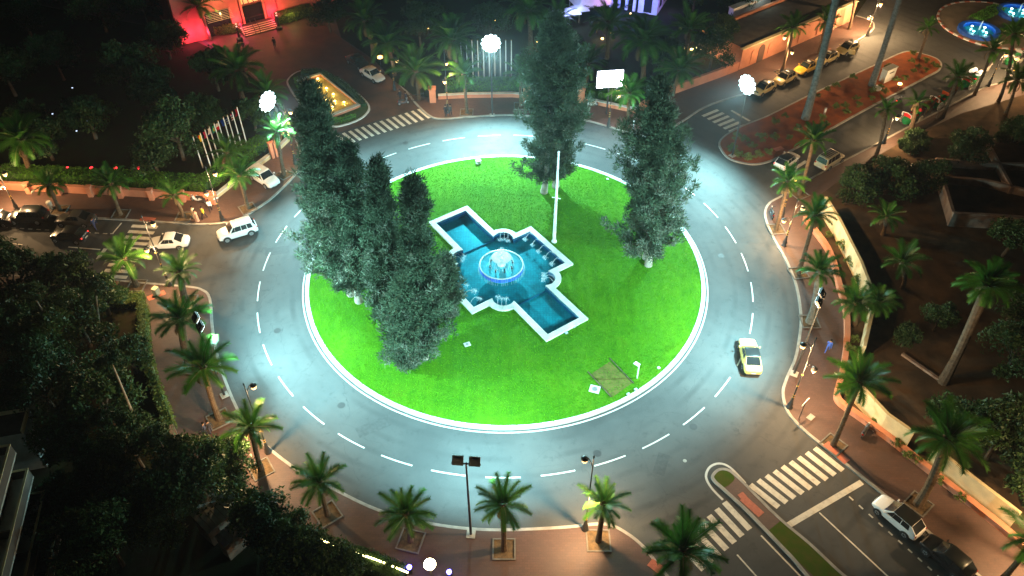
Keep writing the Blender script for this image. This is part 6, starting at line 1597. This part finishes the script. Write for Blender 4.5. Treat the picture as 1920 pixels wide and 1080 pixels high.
def person(px, az, label, top, legs, stride=0.25, robe=False, skin=(0.32, 0.18, 0.11), hair=(0.015, 0.012, 0.010), z0=0.12, s=1.0, arm=0.25):
    o = thing('person', label, 'person', G(*px, z0), az)
    o.scale = (s, s, s)
    J = [((0, 0, 0.95), .150, .115), ((0, 0, 1.15), .140, .105), ((0, 0.0, 1.36), .165, .11), ((0, 0, 1.47), .055), ((0, 0.02, 1.56), .085, .095), ((0, 0.01, 1.66), .092, .105), ((0, 0, 1.74), .055)]
    E_ = [(0, 1), (1, 2), (2, 3), (3, 4), (4, 5), (5, 6)]
    for sd, ph in ((1, 1), (-1, -1)):
        b = len(J); f = stride * ph
        J += [((sd * .10, 0, 0.88), .105), ((sd * .10, f * .55 + .03, 0.50), .072), ((sd * .10, f, 0.13 + max(0, -f) * .15), .048), ((sd * .10, f + .03, 0.055), .045), ((sd * .11, f + .17, 0.04), .038)]
        E_ += [(0, b), (b, b + 1), (b + 1, b + 2), (b + 2, b + 3), (b + 3, b + 4)]
        b = len(J); g_ = -arm * ph
        J += [((sd * .19, 0, 1.40), .062), ((sd * .24, g_ * .4 - .03, 1.13), .046), ((sd * .26, g_ + .05, 0.88), .034), ((sd * .262, g_ + .08, 0.80), .032, .022)]
        E_ += [(2, b), (b, b + 1), (b + 1, b + 2), (b + 2, b + 3)]
        h_ = len(J) - 1; hp = Vector(J[h_][0])
        for k, (dx, dl) in enumerate(((-.020, .085), (-.007, .095), (.007, .090), (.020, .072))):
            J += [((hp.x + dx * .3, hp.y + .01 + dx, hp.z - dl * .55), .010), ((hp.x + dx * .3 - sd * .012, hp.y + .02 + dx, hp.z - dl), .009)]
            E_ += [(h_, len(J) - 2), (len(J) - 2, len(J) - 1)]
        J += [((hp.x - sd * .01, hp.y + .045, hp.z - .03), .010), ((hp.x - sd * .01, hp.y + .055, hp.z - .065), .009)]
        E_ += [(h_, len(J) - 2), (len(J) - 2, len(J) - 1)]
    m = person_mat('clothes_%d_%d' % (px[0], px[1]), top, legs, skin, hair, robe)
    body = skin_mesh('body', J, E_, [m], o, 0, 1)
    MB().lathe([(0.108, 0), (0.112, 0.06), (0.09, 0.12), (0.0, 0.16)], 12, (0, -0.008, 1.655)).build('hair', cloth('hair_%d' % px[0], hair), o, 60)
    fc = MB().box((0.035, 0.105, 1.615), (0.026, 0.012, 0.012)).box((-0.035, 0.105, 1.615), (0.026, 0.012, 0.012)).box((0, 0.105, 1.545), (0.05, 0.012, 0.010)); fc.build('eyes_and_mouth', M['plastic'], o)
    MB().add([(0, 0.135, 1.575), (-.018, 0.10, 1.568), (.018, 0.10, 1.568), (0, 0.10, 1.62)], [(0, 1, 3), (0, 3, 2), (0, 2, 1)]).build('nose', cloth('skin_%d' % px[0], skin), o)
    if robe:
        MB().lathe([(0.23, 0.10), (0.22, 0.4), (0.19, 0.8), (0.18, 1.1), (0.205, 1.34), (0.10, 1.46)], 14, cap=False).build('robe', cloth('robe_%d' % px[0], top), o, 60)
    return o
BLK = (0.02, 0.02, 0.025); WHT = (0.7, 0.7, 0.7)
person((371, 416), 2.8, 'person in a pale pink robe near the kerb by the western palm', (0.62, 0.36, 0.26), BLK, 0.15, True)
person((366, 409), 2.6, 'person in a cream robe standing just behind the pink-robed one', (0.68, 0.55, 0.42), BLK, 0.1, True)
person((384, 410), -0.4, 'person in a yellow top and dark trousers beside the robed pair', (0.70, 0.55, 0.04), BLK, 0.3)
person((396, 397), 0.3, 'person in a white shirt and black trousers by the wall corner', WHT, BLK, 0.2)
person((1550, 660), -0.6, 'person in bright blue walking on the east pavement', (0.04, 0.12, 0.55), (0.05, 0.10, 0.40), 0.3)
person((397, 812), 0.8, 'person in a dark jacket by the big palm pit, nearer the tree', BLK, (0.05, 0.05, 0.07), 0.1)
person((389, 815), 1.4, 'person in a dark shirt left of the big palm pit', (0.04, 0.05, 0.09), BLK, 0.1)
person((181, 431), 1.2, 'person in dark blue behind the parked grey saloon', (0.03, 0.07, 0.25), (0.04, 0.06, 0.2), 0.15, z0=0.0)
person((516, 90), 0.3, 'lone dark figure walking in front of the hotel steps', BLK, (0.03, 0.03, 0.03), 0.25, z0=0.006)
person((459, 97), 0.5, 'dark figure right of a pair at the left of the hotel court', BLK, (0.04, 0.02, 0.02), 0.2, z0=0.006)
person((450, 99), 0.2, 'dark figure left of a pair at the left of the hotel court', (0.04, 0.02, 0.02), BLK, 0.2, z0=0.006)
person((751, 189), 0.8, 'person in dark clothes at the hotel gate, left one', BLK, BLK, 0.2, z0=0.12)
person((762, 193), -0.6, 'person in dark clothes at the hotel gate, right one', (0.03, 0.03, 0.05), BLK, 0.2, z0=0.12)
person((836, 218), 0.4, 'person in black at the foot of the far street lamp, left one', BLK, BLK, 0.1)
person((845, 217), -0.4, 'person in black at the foot of the far street lamp, right one', (0.05, 0.05, 0.05), BLK, 0.1)
person((1072, 187), 0.4, 'person in white beside the far cypress pair', WHT, BLK, 0.15)
person((1211, 222), 0.4, 'person in a white shirt by the right-hand cypress top', WHT, BLK, 0.15)

def horse(px, az, label, col):
    o = thing('horse', label, 'horse', G(*px, 0.0), az, 'carriage horses')
    J = [((-.55, 0, 1.25), .27, .25), ((0, 0, 1.22), .29, .27), ((.5, 0, 1.25), .26, .26), ((.85, 0, 1.55), .17, .13), ((1.12, 0, 1.90), .12, .10), ((1.32, 0, 1.86), .10, .09), ((1.60, 0, 1.62), .065), ((-.80, 0, 1.22), .10), ((-.95, 0, .85), .05), ((-.98, 0, .55), .03), ((1.10, .06, 2.06), .03), ((1.10, -.06, 2.06), .03)]
    E_ = [(0, 1), (1, 2), (2, 3), (3, 4), (4, 5), (5, 6), (0, 7), (7, 8), (8, 9), (4, 10), (4, 11)]
    for y in (.16, -.16):
        b = len(J); J += [((.55, y, .95), .12), ((.56, y, .55), .065), ((.53, y, .18), .045), ((.57, y, .05), .06)]; E_ += [(2, b), (b, b + 1), (b + 1, b + 2), (b + 2, b + 3)]
        b = len(J); J += [((-.48, y, .95), .15), ((-.72, y, .52), .065), ((-.66, y, .18), .045), ((-.62, y, .05), .06)]; E_ += [(0, b), (b, b + 1), (b + 1, b + 2), (b + 2, b + 3)]
    m = cloth('horse_coat_%d' % px[0], col)
    skin_mesh('body', J, E_, [m], o, 1, 1)
    MB().tube([(.62, 0, 1.62), (.9, 0, 1.86), (1.10, 0, 2.06)], [.03, .05, .03], 5).build('mane', cloth('mane_%d' % px[0], (0.02, 0.015, 0.01)), o)
    MB().tube([(.62, .27, 1.3), (.66, 0, 1.52), (.62, -.27, 1.3)], .03, 5).build('harness_collar', M['plastic'], o)
horse((1731, 210), 0.62, 'brown horse harnessed before the first carriage, near side', (0.16, 0.07, 0.03))
horse((1737, 214), 0.62, 'dark brown horse harnessed before the first carriage, far side', (0.08, 0.04, 0.02))
horse((1782, 182), 0.62, 'brown horse harnessed before the second carriage', (0.12, 0.055, 0.03))
horse((1841, 146), 0.62, 'grey horse harnessed before the wagon with white globes', (0.20, 0.19, 0.18))

# ================================================================== HAZE ADDED FOR LAMP GLOW
hz = MB().box((0, 0, 29.4), (800, 800, 61.2)).build('haze', [], None)
hm = bpy.data.materials.new('glow_haze'); hm.use_nodes = True
hn = hm.node_tree; hn.nodes.remove(hn.nodes['Principled BSDF'])
pv = hn.nodes.new('ShaderNodeVolumePrincipled'); pv.inputs['Density'].default_value = 0.00018; pv.inputs['Anisotropy'].default_value = 0.6; pv.inputs['Color'].default_value = (0.9, 0.94, 1.0, 1.0)
hn.links.new(pv.outputs[0], hn.nodes['Material Output'].inputs['Volume'])
hz.data.materials.append(hm)
tag(hz, 'faint haze added to give the lamps a glow', 'haze', kind='stuff')
